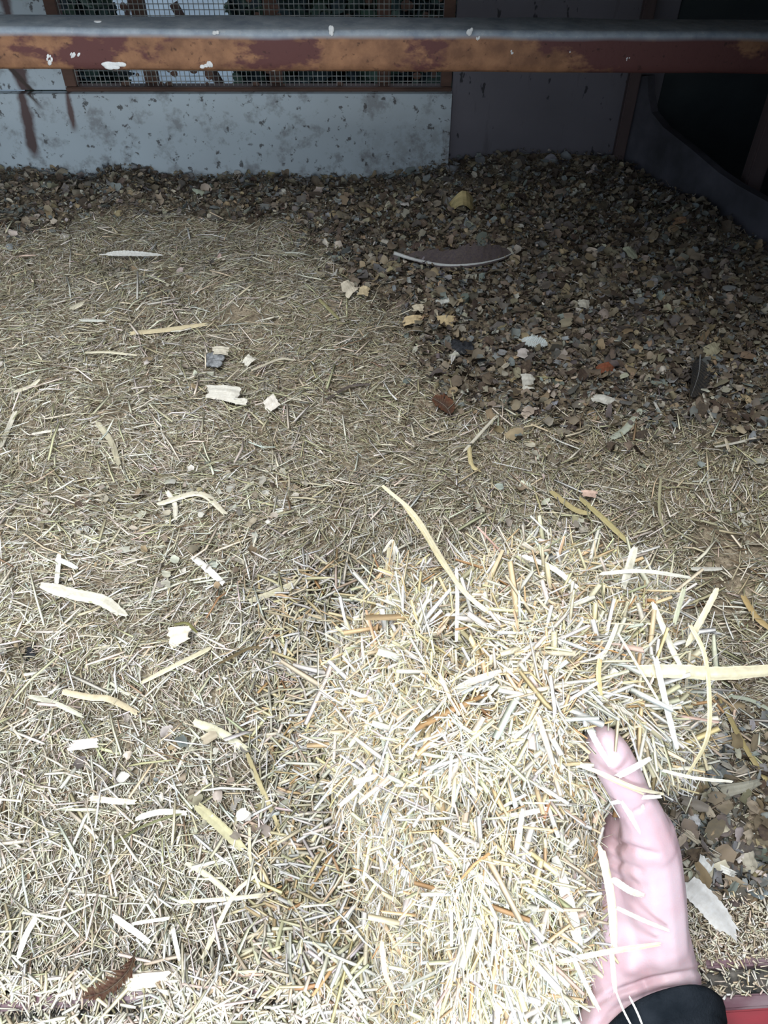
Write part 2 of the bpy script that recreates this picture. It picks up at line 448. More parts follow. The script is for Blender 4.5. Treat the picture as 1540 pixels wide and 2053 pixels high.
def merge(parts):
    V = []; Lp = []; S = []; C = []; vo = lo = 0
    for (v, l, s, c) in parts:
        V.append(v); Lp.append(l+vo); S.append(s+lo); C.append(c); vo += len(v); lo += len(l)
    return np.concatenate(V), np.concatenate(Lp), np.concatenate(S), np.concatenate(C)
def pick(pal, w, N):
    pal = np.array(pal); w = np.array(w, float); 
    if w.ndim == 1: i = rng.choice(len(pal), N, p=w/w.sum())
    else:
        cw = np.cumsum(w/w.sum(1, keepdims=True), 1); i = (rng.random(N)[:, None] > cw).sum(1).clip(0, len(pal)-1)
    c = pal[i]*(rng.normal(1, .18, N).clip(.5, 1.45))[:, None]*rng.normal(1, .04, (N, 3))
    return c.clip(0.01, .9)

def inpoly(px, py, poly):
    poly = np.array(poly, float); ins = np.zeros(len(px), bool)
    j = len(poly)-1
    for i in range(len(poly)):
        xi, yi = poly[i]; xj, yj = poly[j]
        cnd = ((yi > py) != (yj > py)) & (px < (xj-xi)*(py-yi)/((yj-yi) if yj != yi else 1e-9)+xi)
        ins ^= cnd; j = i
    return ins
def polydist(px, py, poly):
    poly = np.array(poly, float); d = np.full(len(px), 1e9)
    for i in range(len(poly)):
        a = poly[i]; b = poly[(i+1) % len(poly)]; ab = b-a
        t = (((px-a[0])*ab[0]+(py-a[1])*ab[1])/(ab@ab)).clip(0, 1)
        d = np.minimum(d, np.hypot(px-a[0]-t*ab[0], py-a[1]-t*ab[1]))
    return d

# ground regions (ground coordinates of the edge between straw and shavings)
edge = [(-900, 440), (0, 470), (120, 450), (260, 430), (420, 428), (560, 430), (640, 470), (700, 560), (790, 640), (830, 700), (900, 790), (1040, 830), (1250, 850), (1400, 870), (1560, 900), (2300, 930),
        (2300, 1480), (1560, 1470), (1440, 1470), (1390, 1560), (1330, 1600), (1340, 1760), (1380, 1880), (1380, 2300), (-1200, 2400)]
EP = np.array([G(a, b)[:2] for a, b in edge])
def straw_mask(x, y):
    jx = x+.11*fbm(x*8, y*8, 31)+rng.normal(0, .024, len(x)); jy = y+.13*fbm(x*8, y*8, 37)+rng.normal(0, .030, len(x))
    return inpoly(jx, jy, EP)
def keep(x, y, m=.001):
    sd = (x-corner[0])*nR[0]+(y-corner[1])*nR[1]
    yf = A0[1]+(x-A0[0])*math.tan(ang)
    return (sd > m) & (y < DW-.006) & (x > XL+.01) & (y > yf-.004)
def seed_pts(N, ymax=DW):
    # more tries near the viewer, where a piece shows larger
    y = .10+(ymax-.10)*rng.random(N)**1.15
    half = .40+.62*y/1.5+.12
    x = (rng.random(N)*2-1)*half
    return x, y
def norm_at(x, y):
    e = .004; hx = (height(x+e, y)-height(x-e, y))/(2*e); hy = (height(x, y+e)-height(x, y-e))/(2*e)
    return unit(np.stack([-hx, -hy, np.ones_like(hx)], -1))

PAL = [(.66, .61, .49), (.77, .74, .64), (.43, .41, .27), (.58, .48, .35), (.88, .87, .82), (.58, .57, .53), (.22, .15, .10), (.70, .61, .54), (.50, .475, .32)]
def lay(x, y, Lr, Wr, tilt, lift, K, pal=None, wts=None, bendr=.06):
    N = len(x)
    az = rng.random(N)*2*math.pi + 0
    az = np.where(rng.random(N) < .35, az*.25+fbm(x*6, y*6, 77)*6, az)
    n = norm_at(x, y)
    d = np.stack([np.cos(az), np.sin(az), rng.normal(0, tilt, N)], -1)
    d = unit(d - n*(d*n).sum(-1, keepdims=True) + n*rng.normal(0, tilt, N)[:, None])
    L = np.exp(rng.uniform(math.log(Lr[0]), math.log(Lr[1]), N)); W = np.exp(rng.uniform(math.log(Wr[0]), math.log(Wr[1]), N))
    rn = unit(n+rng.normal(0, .35, (N, 3)))
    z = height(x, y)+rng.random(N)**1.5*lift-.001
    pos = np.stack([x, y, z], -1)
    if wts is None:
        f = fbm(x*4+9, y*4, 55)*2; g_ = (1-np.clip((y-.35)/.5, 0, 1))
        rgt = np.clip((x-.12)/.25, 0, 1)*np.clip((y-.25)/.2, 0, 1)
        w = np.stack([3+0*x, 2.0+3*g_+f, .9+1.3*(1-g_)-f+2.5*rgt, 1.0+.7*rgt+0*x, .35+.8*g_, 1.5+.6*f+0*x, .28+.5*rgt, .9-1.2*fbm(x*3, y*3, 91)+0*x, 1.0+1.3*(1-g_)+1.5*rgt], 1).clip(.02)
        col = pick(PAL, w, N)
    else: col = pick(pal, wts, N)
    return strips(pos, d, rn, L, W, W*rng.uniform(.06, .26, N), rng.normal(0, bendr, N), col, K)

parts = []
x, y = seed_pts(210000); k = keep(x, y) & straw_mask(x, y); x, y = x[k], y[k]
lowd = vnoise(x*9, y*9, 5) < .12
parts.append(lay(x[~lowd], y[~lowd], (.006, .020), (.0005, .0015), .24, .006, 2))
x, y = seed_pts(34000); k = keep(x, y, .008) & straw_mask(x, y); x, y = x[k], y[k]
parts.append(lay(x, y, (.012, .034), (.0008, .0025), .16, .009, 3))
x, y = seed_pts(6500); k = keep(x, y, .01) & straw_mask(x, y); x, y = x[k], y[k]
parts.append(lay(x, y, (.028, .062), (.0010, .0038), .12, .011, 3, bendr=.08))
# sparse stray straw on the shavings
x, y = seed_pts(9000); k = keep(x, y, .008) & ~straw_mask(x, y) & (y < 1.2); x, y = x[k], y[k]; k = rng.random(len(x)) < np.exp(-(y-.7).clip(0)/.15)*.6; x, y = x[k], y[k]
parts.append(lay(x, y, (.01, .035), (.0009, .0024), .16, .010, 3))
print('straw', sum(len(p_[2]) for p_ in parts)//8)
st = fastmesh('straw_litter', *merge(parts), M_straw)
tag(st, 'loose chopped straw bedding covering the coop floor', 'straw', kind='stuff')

# wood shavings: curled flakes
def flakes(pos, d, nrm, L, W, curl, col):
    N = len(pos); d = unit(d); side = unit(np.cross(d, nrm)); nn = np.cross(side, d)
    K, J = 4, 4; vs = []
    jit = rng.random((N, K, J))
    for k in range(K):
        s = k/(K-1)-.5; th = curl*s*2
        cx = np.where(np.abs(curl) > .05, np.sin(th)/(2*curl+1e-9)*1.0, s); cz = np.where(np.abs(curl) > .05, (np.cos(th)-1)/(2*curl+1e-9), 0)
        for j in range(J):
            t = j/(J-1)-.5
            wr = W*(.75+.5*jit[:, k, j])*(.65 if k in (0, K-1) else 1.0)
            Lr = L*(1+.35*(jit[:, k, j]-.5))
            vs.append(pos+d*(cx*Lr)[:, None]+nn*(cz*Lr+ (jit[:, k, (j+1) % J]-.5)*.16*L)[:, None]+side*(t*wr)[:, None])
    V = np.stack(vs, 1).reshape(-1, 3)
    fq = np.array([(k*J+j, k*J+j+1, (k+1)*J+j+1, (k+1)*J+j) for k in range(K-1) for j in range(J-1)])
    base = (np.arange(N)*K*J)[:, None, None]
    loops = (fq[None]+base).reshape(-1); starts = np.arange(N*len(fq))*4
    lane = rng.uniform(.72, 1.2, (N, 1, J, 1))*rng.uniform(.85, 1.1, (N, K, J, 1))
    C = (col[:, None, None, :]*lane).clip(0, .92); C = np.concatenate([C, np.ones((N, K, J, 1))], -1).reshape(-1, 4)
    return V, loops, starts, C
SP = [(.27, .235, .18), (.17, .14, .11), (.42, .39, .33), (.23, .26, .27), (.07, .052, .045), (.34, .27, .175), (.56, .54, .49), (.13, .12, .12)]
def layf(x, y, Lr, tilt, lift, wts, curls=1.2, asp=(.35, .9)):
    N = len(x); n = norm_at(x, y); az = rng.random(N)*2*math.pi
    d = unit(np.stack([np.cos(az), np.sin(az), rng.normal(0, tilt, N)], -1))
    L = np.exp(rng.uniform(math.log(Lr[0]), math.log(Lr[1]), N)); W = L*rng.uniform(asp[0], asp[1], N)
    pos = np.stack([x, y, height(x, y)+rng.random(N)**1.3*lift], -1)
    return flakes(pos, d, unit(n+rng.normal(0, .5, (N, 3))), L, W, rng.normal(0, curls, N).clip(-2.6, 2.6), pick(SP, wts, N))
def nosaw(x, y):
    px, py, _ = proj(np.stack([x, y, 0*x], -1)); return ~((px > 1300) & (py > 1800+rng.normal(0, 22, len(x)))) & ~((px > 1300) & (py > 1480) & (rng.random(len(x)) < .45))
parts = []
wt_far = [3, 3, 1.3, 2, 1.8, 1.2, .35, 2.2]
x, y = seed_pts(90000); k = keep(x, y, .006) & ~straw_mask(x, y) & (y < DW-.012) & nosaw(x, y); x, y = x[k], y[k]
parts.append(layf(x, y, (.004, .013), .4, .010, wt_far))
x, y = seed_pts(26000); k = keep(x, y, .014) & ~straw_mask(x, y) & (y < DW-.02) & nosaw(x, y); x, y = x[k], y[k]
parts.append(layf(x, y, (.010, .024), .3, .013, wt_far))
# chips among the straw
x, y = seed_pts(9000); f = fbm(x*7, y*7, 61); k = keep(x, y, .012) & straw_mask(x, y) & (f > .10-.05*(y < .35)) & (y > .24); x, y = x[k], y[k]
parts.append(layf(x, y, (.005, .014), .2, .010, [2, .3, 3, .3, .1, 1.2, 5, .1], .7))
# coarse shavings in the near right corner
gg = G(np.array([1350, 1540, 1600, 1340]), np.array([1500, 1480, 1900, 1900]))
N = 1600; x = rng.uniform(.17, .46, N); y = rng.uniform(.17, .38, N); px, py, _ = proj(np.stack([x, y, 0*x], -1)); k = keep(x, y, .01) & (px > 1340) & (py > 1490) & (py < 1810); x, y = x[k], y[k]
parts.append(layf(x, y, (.007, .020), .35, .013, [2, .9, 2.5, 3.5, .5, 1, 3, .7], 1.1, (.25, .6)))
x, y = seed_pts(60000); k = keep(x, y, .006) & ~straw_mask(x, y) & nosaw(x, y); x, y = x[k], y[k]
parts.append(lay(x, y, (.003, .014), (.0008, .0028), .3, .013, 2, SP, [3, 2.5, 2.5, 2, 1, 1.5, 1.2, 1]))
sh = fastmesh('wood_shaving_litter', *merge(parts), M_shave)
tag(sh, 'curled wood shavings bedding along the back wall and right side', 'wood shavings', kind='stuff')
# sawdust by the sill
parts = []
N = 60000; x = rng.uniform(-.32, .46, N); y = rng.uniform(.10, .26, N)
px, py, _ = proj(np.stack([x, y, 0*x], -1))
lineA = 2018-(93/1540)*px
dl = lineA-py
barep = (px < 330) | ((px > 470) & (px < 610))
k = ((px > 1330) & (dl > 2) & (dl < 150*rng.random(N)+20)) | ((dl > 0) & (dl < 60) & (rng.random(N) < .55)) | ((dl > -75) & (dl < 0) & (rng.random(N) < np.where(px > 1300, .22, np.where(barep & (dl > -42), .02, .35))))
x, y = x[k], y[k]; N = len(x); n = np.tile([0, 0, 1.0], (N, 1)); az = rng.random(N)*2*math.pi
d = np.stack([np.cos(az), np.sin(az), rng.normal(0, .2, N)], -1)
z = height(x, y)*np.clip((y-(A0[1]+(x-A0[0])*math.tan(ang)))/.01, 0, 1)+.003+rng.random(N)*.006*np.where(px[k] > 1300, 1, .5)
L = rng.uniform(.002, .007, N); W = rng.uniform(.0008, .0022, N)
sd_ = fastmesh('sawdust', *strips(np.stack([x, y, z], -1), d, unit(n+rng.normal(0, .3, (N, 3))), L, W, W*.3, rng.normal(0, .05, N),
     pick([(.74, .68, .56), (.62, .53, .40), (.82, .79, .70), (.25, .2, .15)], [4, 2, 3, .6], N), 2), M_straw)
tag(sd_, 'pale fine sawdust spilled along the red door sill', 'sawdust', kind='stuff')
# straw lying over the sill on the left and centre
N = 5200; px = rng.uniform(-60, 1290, N); py = rng.uniform(1950, 2110, N); line = 2018-(93/1540)*px
bare = ((px < 330) | ((px > 470) & (px < 610))); k = (~bare) | (np.abs(py-line) > 34) | (rng.random(N) < .04); px, py = px[k], py[k]; bare = bare[k]; N = len(px)
L = np.exp(rng.uniform(math.log(.008), math.log(.045), len(px))); L = np.where(bare, np.minimum(L, .012), L); g = G(px, py, .004); az = rng.random(N)*2*math.pi
d = np.stack([np.cos(az), np.sin(az), rng.normal(0, .12, N)], -1); n = np.tile([0, 0, 1.0], (N, 1))
W = rng.uniform(.0008, .0028, N)
g[:, 2] = .003+rng.random(N)*.008
ov = fastmesh('spilled_straw', *strips(g, d, unit(n+rng.normal(0, .3, (N, 3))), L, W, W*.3, rng.normal(0, .05, N), pick(PAL, [3, 5, .7, 1, 3, 1, .2, 1, .6], N), 3), M_straw)
tag(ov, 'pale chopped straw spilled over the door sill', 'straw', kind='stuff')

# ------------------------------------------------------------------ the handful
CP = [(790, 1130), (900, 1170), (970, 1110), (1080, 1085), (1200, 1125), (1320, 1160), (1345, 1235), (1395, 1290), (1418, 1400), (1415, 1500), (1375, 1565), (1300, 1580),
      (1240, 1620), (1205, 1660), (1215, 1740), (1232, 1800), (1235, 1900), (1190, 1985), (1110, 2060), (1080, 2140), (770, 2140), (745, 1950), (730, 1800), (705, 1650), (670, 1500), (650, 1400), (680, 1300), (740, 1210)]
THUMB = [((1207, 1488), .432), ((1238, 1545), .438), ((1275, 1610), .448), ((1305, 1680), .458)]
def cdepth(px, py):
    dist = polydist(px, py, CP)
    ins = inpoly(px, py, CP)
    dist = np.where(ins, dist, 0)
    d = .500 + .00010*np.clip(900-px, 0, 400) - .085*(1-np.exp(-dist/95))
    d = d + .022*fbm(px/90, py/90, 71)+.03*fbm(px/230, py/230, 72)
    d = d + .028*np.exp(-((px-930)/45)**2-((py-1300)/70)**2) + .022*np.exp(-((px-1090)/110)**2-((py-1600)/60)**2)
    # keep clear of the thumb
    dt = np.full(len(px), 1e9)
    for (a, _), (b, _) in zip(THUMB[:-1], THUMB[1:]):
        a = np.array(a, float); b = np.array(b, float); ab = b-a; t = (((px-a[0])*ab[0]+(py-a[1])*ab[1])/(ab@ab)).clip(0, 1)
        dt = np.minimum(dt, np.hypot(px-a[0]-t*ab[0], py-a[1]-t*ab[1]))
    w = np.exp(-(dt/62)**4)
    return d*(1-w)+np.maximum(d, .462)*w
BP = [(.85, .78, .60), (.87, .83, .72), (.85, .72, .47), (.76, .57, .34), (.64, .61, .42), (.90, .89, .84), (.55, .33, .16), (.76, .58, .47)]
BW = [5, 5, 3.2, 1.6, .9, 4, .35, .4]
def clump(N, Lr, Wr, back, K, tilt=.3, out=0, bendr=.06):
    px = rng.uniform(560, 1460, N*2); py = rng.uniform(1060, 2150, N*2)
    k = inpoly(px+rng.normal(0, 1+out, N*2), py+rng.normal(0, 1+out, N*2), CP); px, py = px[k], py[k]; N = len(px)
    d0 = cdepth(px, py)+back*rng.random(N)**1.4-.002
    e = 4.0
    gx = (cdepth(px+e, py)-cdepth(px-e, py))/(2*e); gy = (cdepth(px, py+e)-cdepth(px, py-e))/(2*e)
    pos = P(px, py, d0)
    s = F/d0                                                # px per metre
    n = unit(-F_[None]+R_[None]*(-(gx*s))[:, None]*-1*-1+U_[None]*((gy*s))[:, None])
    az = rng.random(N)*math.pi
    vert = rng.random(N) < np.clip((py-1480)/300, 0, .55)
    az = np.where(vert, math.pi/2+rng.normal(0, .38, N), az)
    d = R_[None]*np.cos(az)[:, None]+U_[None]*np.sin(az)[:, None]
    d = unit(d-n*(d*n).sum(-1, keepdims=True)*.9+n*rng.normal(0, tilt, N)[:, None])
    L = np.exp(rng.uniform(math.log(Lr[0]), math.log(Lr[1]), N)); W = np.exp(rng.uniform(math.log(Wr[0]), math.log(Wr[1]), N))
    # pieces by the bare hand stay short of it
    hx = (px > 1120) & (py > 1540)
    L = np.where(hx, np.minimum(L, .028), L)
    return strips(pos, d, unit(n+rng.normal(0, .4, (N, 3))), L, W, W*rng.uniform(.05, .22, N), rng.normal(0, bendr, N), pick(BP, BW, N), K)
parts = [clump(30000, (.010, .032), (.0005, .0020), .034, 2, .38, 8), clump(7000, (.016, .048), (.0008, .0030), .022, 3, .24, 14), clump(1000, (.024, .065), (.0016, .0050), .008, 3, .14, 16, .09)]
hs = fastmesh('straw_handful', *merge(parts), M_bright)
tag(hs, 'large bright handful of fresh chopped straw held in the bare hand', 'straw', kind='stuff')
# fringe that fell from the handful to its left
N = 2600; px = rng.normal(640, 60, N); py = rng.uniform(1150, 2000, N); k = (px < 760) & keep(*G(px, py)[:, :2].T); px, py = px[k], py[k]; N = len(px)
g = G(px, py); g[:, 2] = height(g[:, 0], g[:, 1])+.006+.03*rng.random(N)**2*np.clip((px-560)/150, 0, 1); az = rng.random(N)*2*math.pi
d = np.stack([np.cos(az), np.sin(az), rng.normal(0, .25, N)], -1); n = np.tile([0, 0, 1.0], (N, 1))
L = np.exp(rng.uniform(math.log(.015), math.log(.05), N)); W = rng.uniform(.0012, .0036, N)
fr = fastmesh('fallen_straw', *strips(g, d, unit(n+rng.normal(0, .4, (N, 3))), L, W, W*.3, rng.normal(0, .07, N), pick(BP, BW, N)*.85, 3), M_bright)
tag(fr, 'fresh pale straw fallen onto the bedding beside the held handful', 'straw', kind='stuff')

# ------------------------------------------------------------------ hand
def skin_mat():
    q = NT('skin'); v = q.tc(); n1 = q.noise(v, 26, 3); n2 = q.noise(v, 900, 2)
    c = q.mix(q.ramp(n1, [(.35, 0.0), (.7, 1.0)]), (.62, .49, .55), (.55, .37, .42))
    q.base(c, .45, .35).bump(n2, .25, .0006)
    q.b.inputs['Subsurface Weight'].default_value = .25
    q.b.inputs['Subsurface Radius'].default_value = (1.0, .35, .25); q.b.inputs['Subsurface Scale'].default_value = .006
    return q.m
M_skin = skin_mat()
def build_hand():
    bm = bmesh.new()
    def cap(p0, r0, p1, r1, n=10):
        p0 = np.array(p0); p1 = np.array(p1)
        for k in range(n+1):
            t = k/n; r = r0*(1-t)+r1*t; q = p0*(1-t)+p1*t
            bmesh.ops.create_icosphere(bm, subdivisions=2, radius=r, matrix=Matrix.Translation(q))
    def chain(pts, n=8):
        for (a, ra), (b, rb_) in zip(pts[:-1], pts[1:]): cap(a, ra, b, rb_, n)
    J = lambda px, py, d, r: (P(px, py, d), r)
    # forearm and wrist (flattened: two runs side by side)
    chain([J(1215, 2330, .487, .0215), J(1222, 2080, .487, .0215), J(1254, 1985, .488, .0205), J(1225, 1900, .494, .0200)], 14)
    chain([J(1345, 2330, .487, .0215), J(1343, 2080, .487, .0215), J(1343, 1985, .486, .0205), J(1318, 1880, .486, .0205)], 14)
    # heel of the hand, thenar eminence, palm
    chain([J(1318, 1890, .484, .0200), J(1308, 1800, .478, .0210), J(1302, 1720, .470, .0195), J(1298, 1668, .462, .0165)], 12)
    chain([J(1225, 1900, .494, .0200), J(1150, 1840, .508, .0190), J(1105, 1760, .515, .0130)], 12)
    chain([J(1262, 1900, .488, .020), J(1258, 1790, .489, .0195), J(1262, 1715, .484, .0175), J(1245, 1660, .497, .013)], 12)
    chain([J(1225, 1880, .492, .020), J(1205, 1780, .498, .018), J(1185, 1660, .512, .013)], 12)
    chain([J(1200, 1860, .500, .020), J(1150, 1780, .511, .015), J(1135, 1690, .515, .013)], 12)
    # web between thumb and index finger
    chain([J(1290, 1690, .470, .014), J(1262, 1668, .482, .012), J(1245, 1650, .497, .012)], 8)
    # thumb
    chain([J(1302, 1690, .462, .0165), J(1285, 1632, .452, .0133), J(1264, 1592, .445, .0118), J(1240, 1545, .438, .0124), J(1222, 1512, .434, .0122), J(1208, 1487, .432, .0098)], 10)
    # four fingers curled up under the straw, unequal lengths
    chain([J(1245, 1650, .500, .0115), J(1205, 1500, .503, .0098), J(1175, 1420, .485, .0090), J(1150, 1375, .465, .0080)], 12)
    chain([J(1185, 1655, .512, .0118), J(1125, 1480, .515, .0100), J(1085, 1395, .497, .0092), J(1058, 1350, .474, .0082)], 12)
    chain([J(1135, 1690, .515, .0112), J(1058, 1545, .520, .0096), J(1010, 1470, .503, .0088), J(982, 1425, .480, .0078)], 12)
    chain([J(1100, 1750, .515, .0105), J(1020, 1655, .518, .0086), J(975, 1600, .503, .0078), J(950, 1565, .484, .0068)], 12)
    me = bpy.data.meshes.new('tmp'); bm.to_mesh(me); bm.free()
    o = bpy.data.objects.new('tmp', me); COL.objects.link(o)
    r = o.modifiers.new('r', 'REMESH'); r.mode = 'VOXEL'; r.voxel_size = .0013; r.use_smooth_shade = True
    s = o.modifiers.new('s', 'SMOOTH'); s.factor = .5; s.iterations = 14
    dg = bpy.context.evaluated_depsgraph_get(); ev = o.evaluated_get(dg)
    m2 = bpy.data.meshes.new_from_object(ev, depsgraph=dg)
    bpy.data.objects.remove(o); bpy.data.meshes.remove(me)
    m2.name = 'person'; m2.materials.clear()
    nv = len(m2.vertices); co = np.empty(nv*3, np.float32); m2.vertices.foreach_get('co', co); co = co.reshape(-1, 3).astype(float)
    no = np.empty(nv*3, np.float32); m2.vertices.foreach_get('normal', no); no = no.reshape(-1, 3)
    px, py, dp = proj(co)
    front = (no@F_) < .1
    def crease(pts, w, depth, ridge=.0):
        nonlocal co
        pts = np.array(pts, float); d = np.full(nv, 1e9); tt = np.zeros(nv); Ltot = len(pts)-1
        for i in range(len(pts)-1):
            a = pts[i]; b = pts[i+1]; ab = b-a; t = (((px-a[0])*ab[0]+(py-a[1])*ab[1])/(ab@ab)).clip(0, 1)
            di = np.hypot(px-a[0]-t*ab[0], py-a[1]-t*ab[1]); u = di < d; d = np.where(u, di, d); tt = np.where(u, (i+t)/Ltot, tt)
        fade = np.sin(np.pi*tt.clip(.06, .94))**.5
        amt = -depth*np.exp(-(d/w)**2)+ridge*np.exp(-((d-2.2*w)/(1.3*w))**2)
        co = co+no*(amt*fade*front)[:, None]
    crease([(1195, 1668), (1240, 1690), (1290, 1708), (1315, 1712)], 6, .0019, .0006)
    crease([(1195, 1700), (1235, 1725), (1285, 1745)], 6, .0016, .0005)
    crease([(1205, 1735), (1245, 1762), (1290, 1775)], 6, .0011, .0004)
    crease([(1200, 2010), (1240, 1985), (1310, 1962), (1400, 1945)], 5, .0020, .0008)
    crease([(1200, 2050), (1250, 2012), (1330, 1985), (1412, 1975)], 5, .0013, .0005)
    crease([(1218, 1568), (1245, 1560), (1270, 1545)], 4, .0009)
    crease([(1250, 1640), (1285, 1622), (1312, 1605)], 5, .0010)
    crease([(1204, 1470), (1200, 1495), (1195, 1510)], 3, .0006)
    m2.vertices.foreach_set('co', co.astype(np.float32).ravel())
    m2.polygons.foreach_set('use_smooth', [True]*len(m2.polygons)); m2.update()
    return link('person', m2, M_skin)
hand = build_hand()
tag(hand, "person's bare hand and wrist cupped under the bright straw, thumb closed on top", 'person')
# thumbnail on the side of the thumb turned away from the straw
# sleeve
def sleeve():
    q = NT('black_knit'); v = q.tc(); n = q.noise(v, 700, 3); w_ = q.noise(v, 60, 3)
    q.base(q.mix(q.ramp(w_, [(.4, 0.0), (.7, 1.0)]), (.006, .009, .013), (.014, .018, .024)), .95, .1).bump(n, .8, .001)
    eL, eR = P(1188, 2112, .487), P(1440, 2034, .487); c0 = (eL+eR)/2; sx = (eR-eL)/2/1.06; sy = (P(1350, 2004, .450)-c0)/1.06; ax = unit(-U_*.985+R_*.12-F_*.05)
    secs = [(-.004, 1.0), (-.0055, 1.03), (-.004, 1.06), (.0, 1.08), (.008, 1.085), (.011, 1.06), (.014, 1.09), (.03, 1.12), (.06, 1.18), (.10, 1.25), (.16, 1.35)]
    inner = [(.03, .97), (.0, .97)]
    vs = []; nseg = 64
    for (t, sc2) in inner+secs:
        for k in range(nseg):
            a = 2*math.pi*k/nseg
            wob = 1+.02*math.sin(3*a+t*60)+.012*math.sin(7*a+t*90)
            vs.append(c0+ax*(t+.003*math.sin(2*a+1))+sx*math.cos(a)*sc2*wob+sy*math.sin(a)*sc2*wob)
    m = len(inner+secs)
    fs = [(i*nseg+k, i*nseg+(k+1) % nseg, (i+1)*nseg+(k+1) % nseg, (i+1)*nseg+k) for i in range(m-1) for k in range(nseg)]
    o = pydata('sleeve', vs, fs, q.m, hand, True)
    o['label'] = 'black knitted sleeve cuff'
sleeve()

# ------------------------------------------------------------------ single stalks, chips and feathers
def curve_pts(ctrl, n):
    P_ = [np.array(p_, float) for p_ in ctrl]
    if len(P_) == 2: return [P_[0]*(1-t)+P_[1]*t for t in np.linspace(0, 1, n)]
    P_ = [2*P_[0]-P_[1]]+P_+[2*P_[-1]-P_[-2]]
    out = []; S = len(P_)-3
    for t in np.linspace(0, S, n):
        i = min(int(t), S-1); u = t-i; a, b, c, d = P_[i:i+4]
        out.append(.5*((2*b)+(-a+c)*u+(2*a-5*b+4*c-d)*u*u+(-a+3*b-3*c+d)*u**3))
    return out
def stalk(name, pts, w, col, label, cat='straw', group=None, mat=None, flat=.17, taper=(.8, .7), node=None, seg=24, up_=None, kind=None):
    """a split straw: a trough-shaped strip with a real wall, following the 3D points"""
    c = np.array(curve_pts(pts, seg)); T_ = unit(np.gradient(c, axis=0))
    upv = np.array(up_ if up_ is not None else (0, -.3, 1.0)); vs = []
    pr_ = [(-1, 0), (-.72, .55), (-.3, .9), (.15, 1.0), (.6, .7), (1, 0), (.6, -.15), (0, .18), (-.6, -.15)]
    rs = random.Random(int(w*1e6)+len(label)); lane = [rs.uniform(.78, 1.12) for _ in pr_]; cv = []
    for i in range(seg):
        t = i/(seg-1); s = unit(np.cross(T_[i], upv)); nn = np.cross(s, T_[i])
        ww = w*.5*(taper[0]+(1-taper[0])*min(1, t*8))*(taper[1]+(1-taper[1])*min(1, (1-t)*4))
        ww *= 1+.06*math.sin(i*2.3)
        if node and abs(t-node) < .03: ww *= 1.18
        for k_, (a, b) in enumerate(pr_):
            e = T_[i]*(rs.uniform(-1, 1)*w*.55 if i in (0, seg-1) else 0)
            vs.append(c[i]+s*a*ww+nn*b*ww*flat*2*.6+e)
            f_ = lane[k_]*(1+.05*math.sin(i*.9+k_))*rs.uniform(.95, 1.05); cv.append([min(.95, q_*f_) for q_ in col]+[1])
    m = len(pr_)
    fs = [(i*m+k, (i+1)*m+k, (i+1)*m+(k+1) % m, i*m+(k+1) % m) for i in range(seg-1) for k in range(m)]+[tuple(range(m)), tuple(range((seg-1)*m+m-1, (seg-1)*m-1, -1))]
    orig = c[0].copy(); vs = [v-orig for v in vs]
    o = pydata(name, vs, fs, mat or M_bright, None, False, np.array(cv)); o.location = orig
    return tag(o, label, cat, group, kind)
def gp(px, py, lift=.009):
    g = G(px, py, 0.0)
    for _ in range(4):
        g = G(px, py, float(height(g[0], g[1]))+lift)
    return g
PALE = (.86, .83, .72); WHT = (.92, .92, .88); YEL = (.80, .66, .36); OLV = (.52, .49, .26); TAN = (.72, .55, .33)
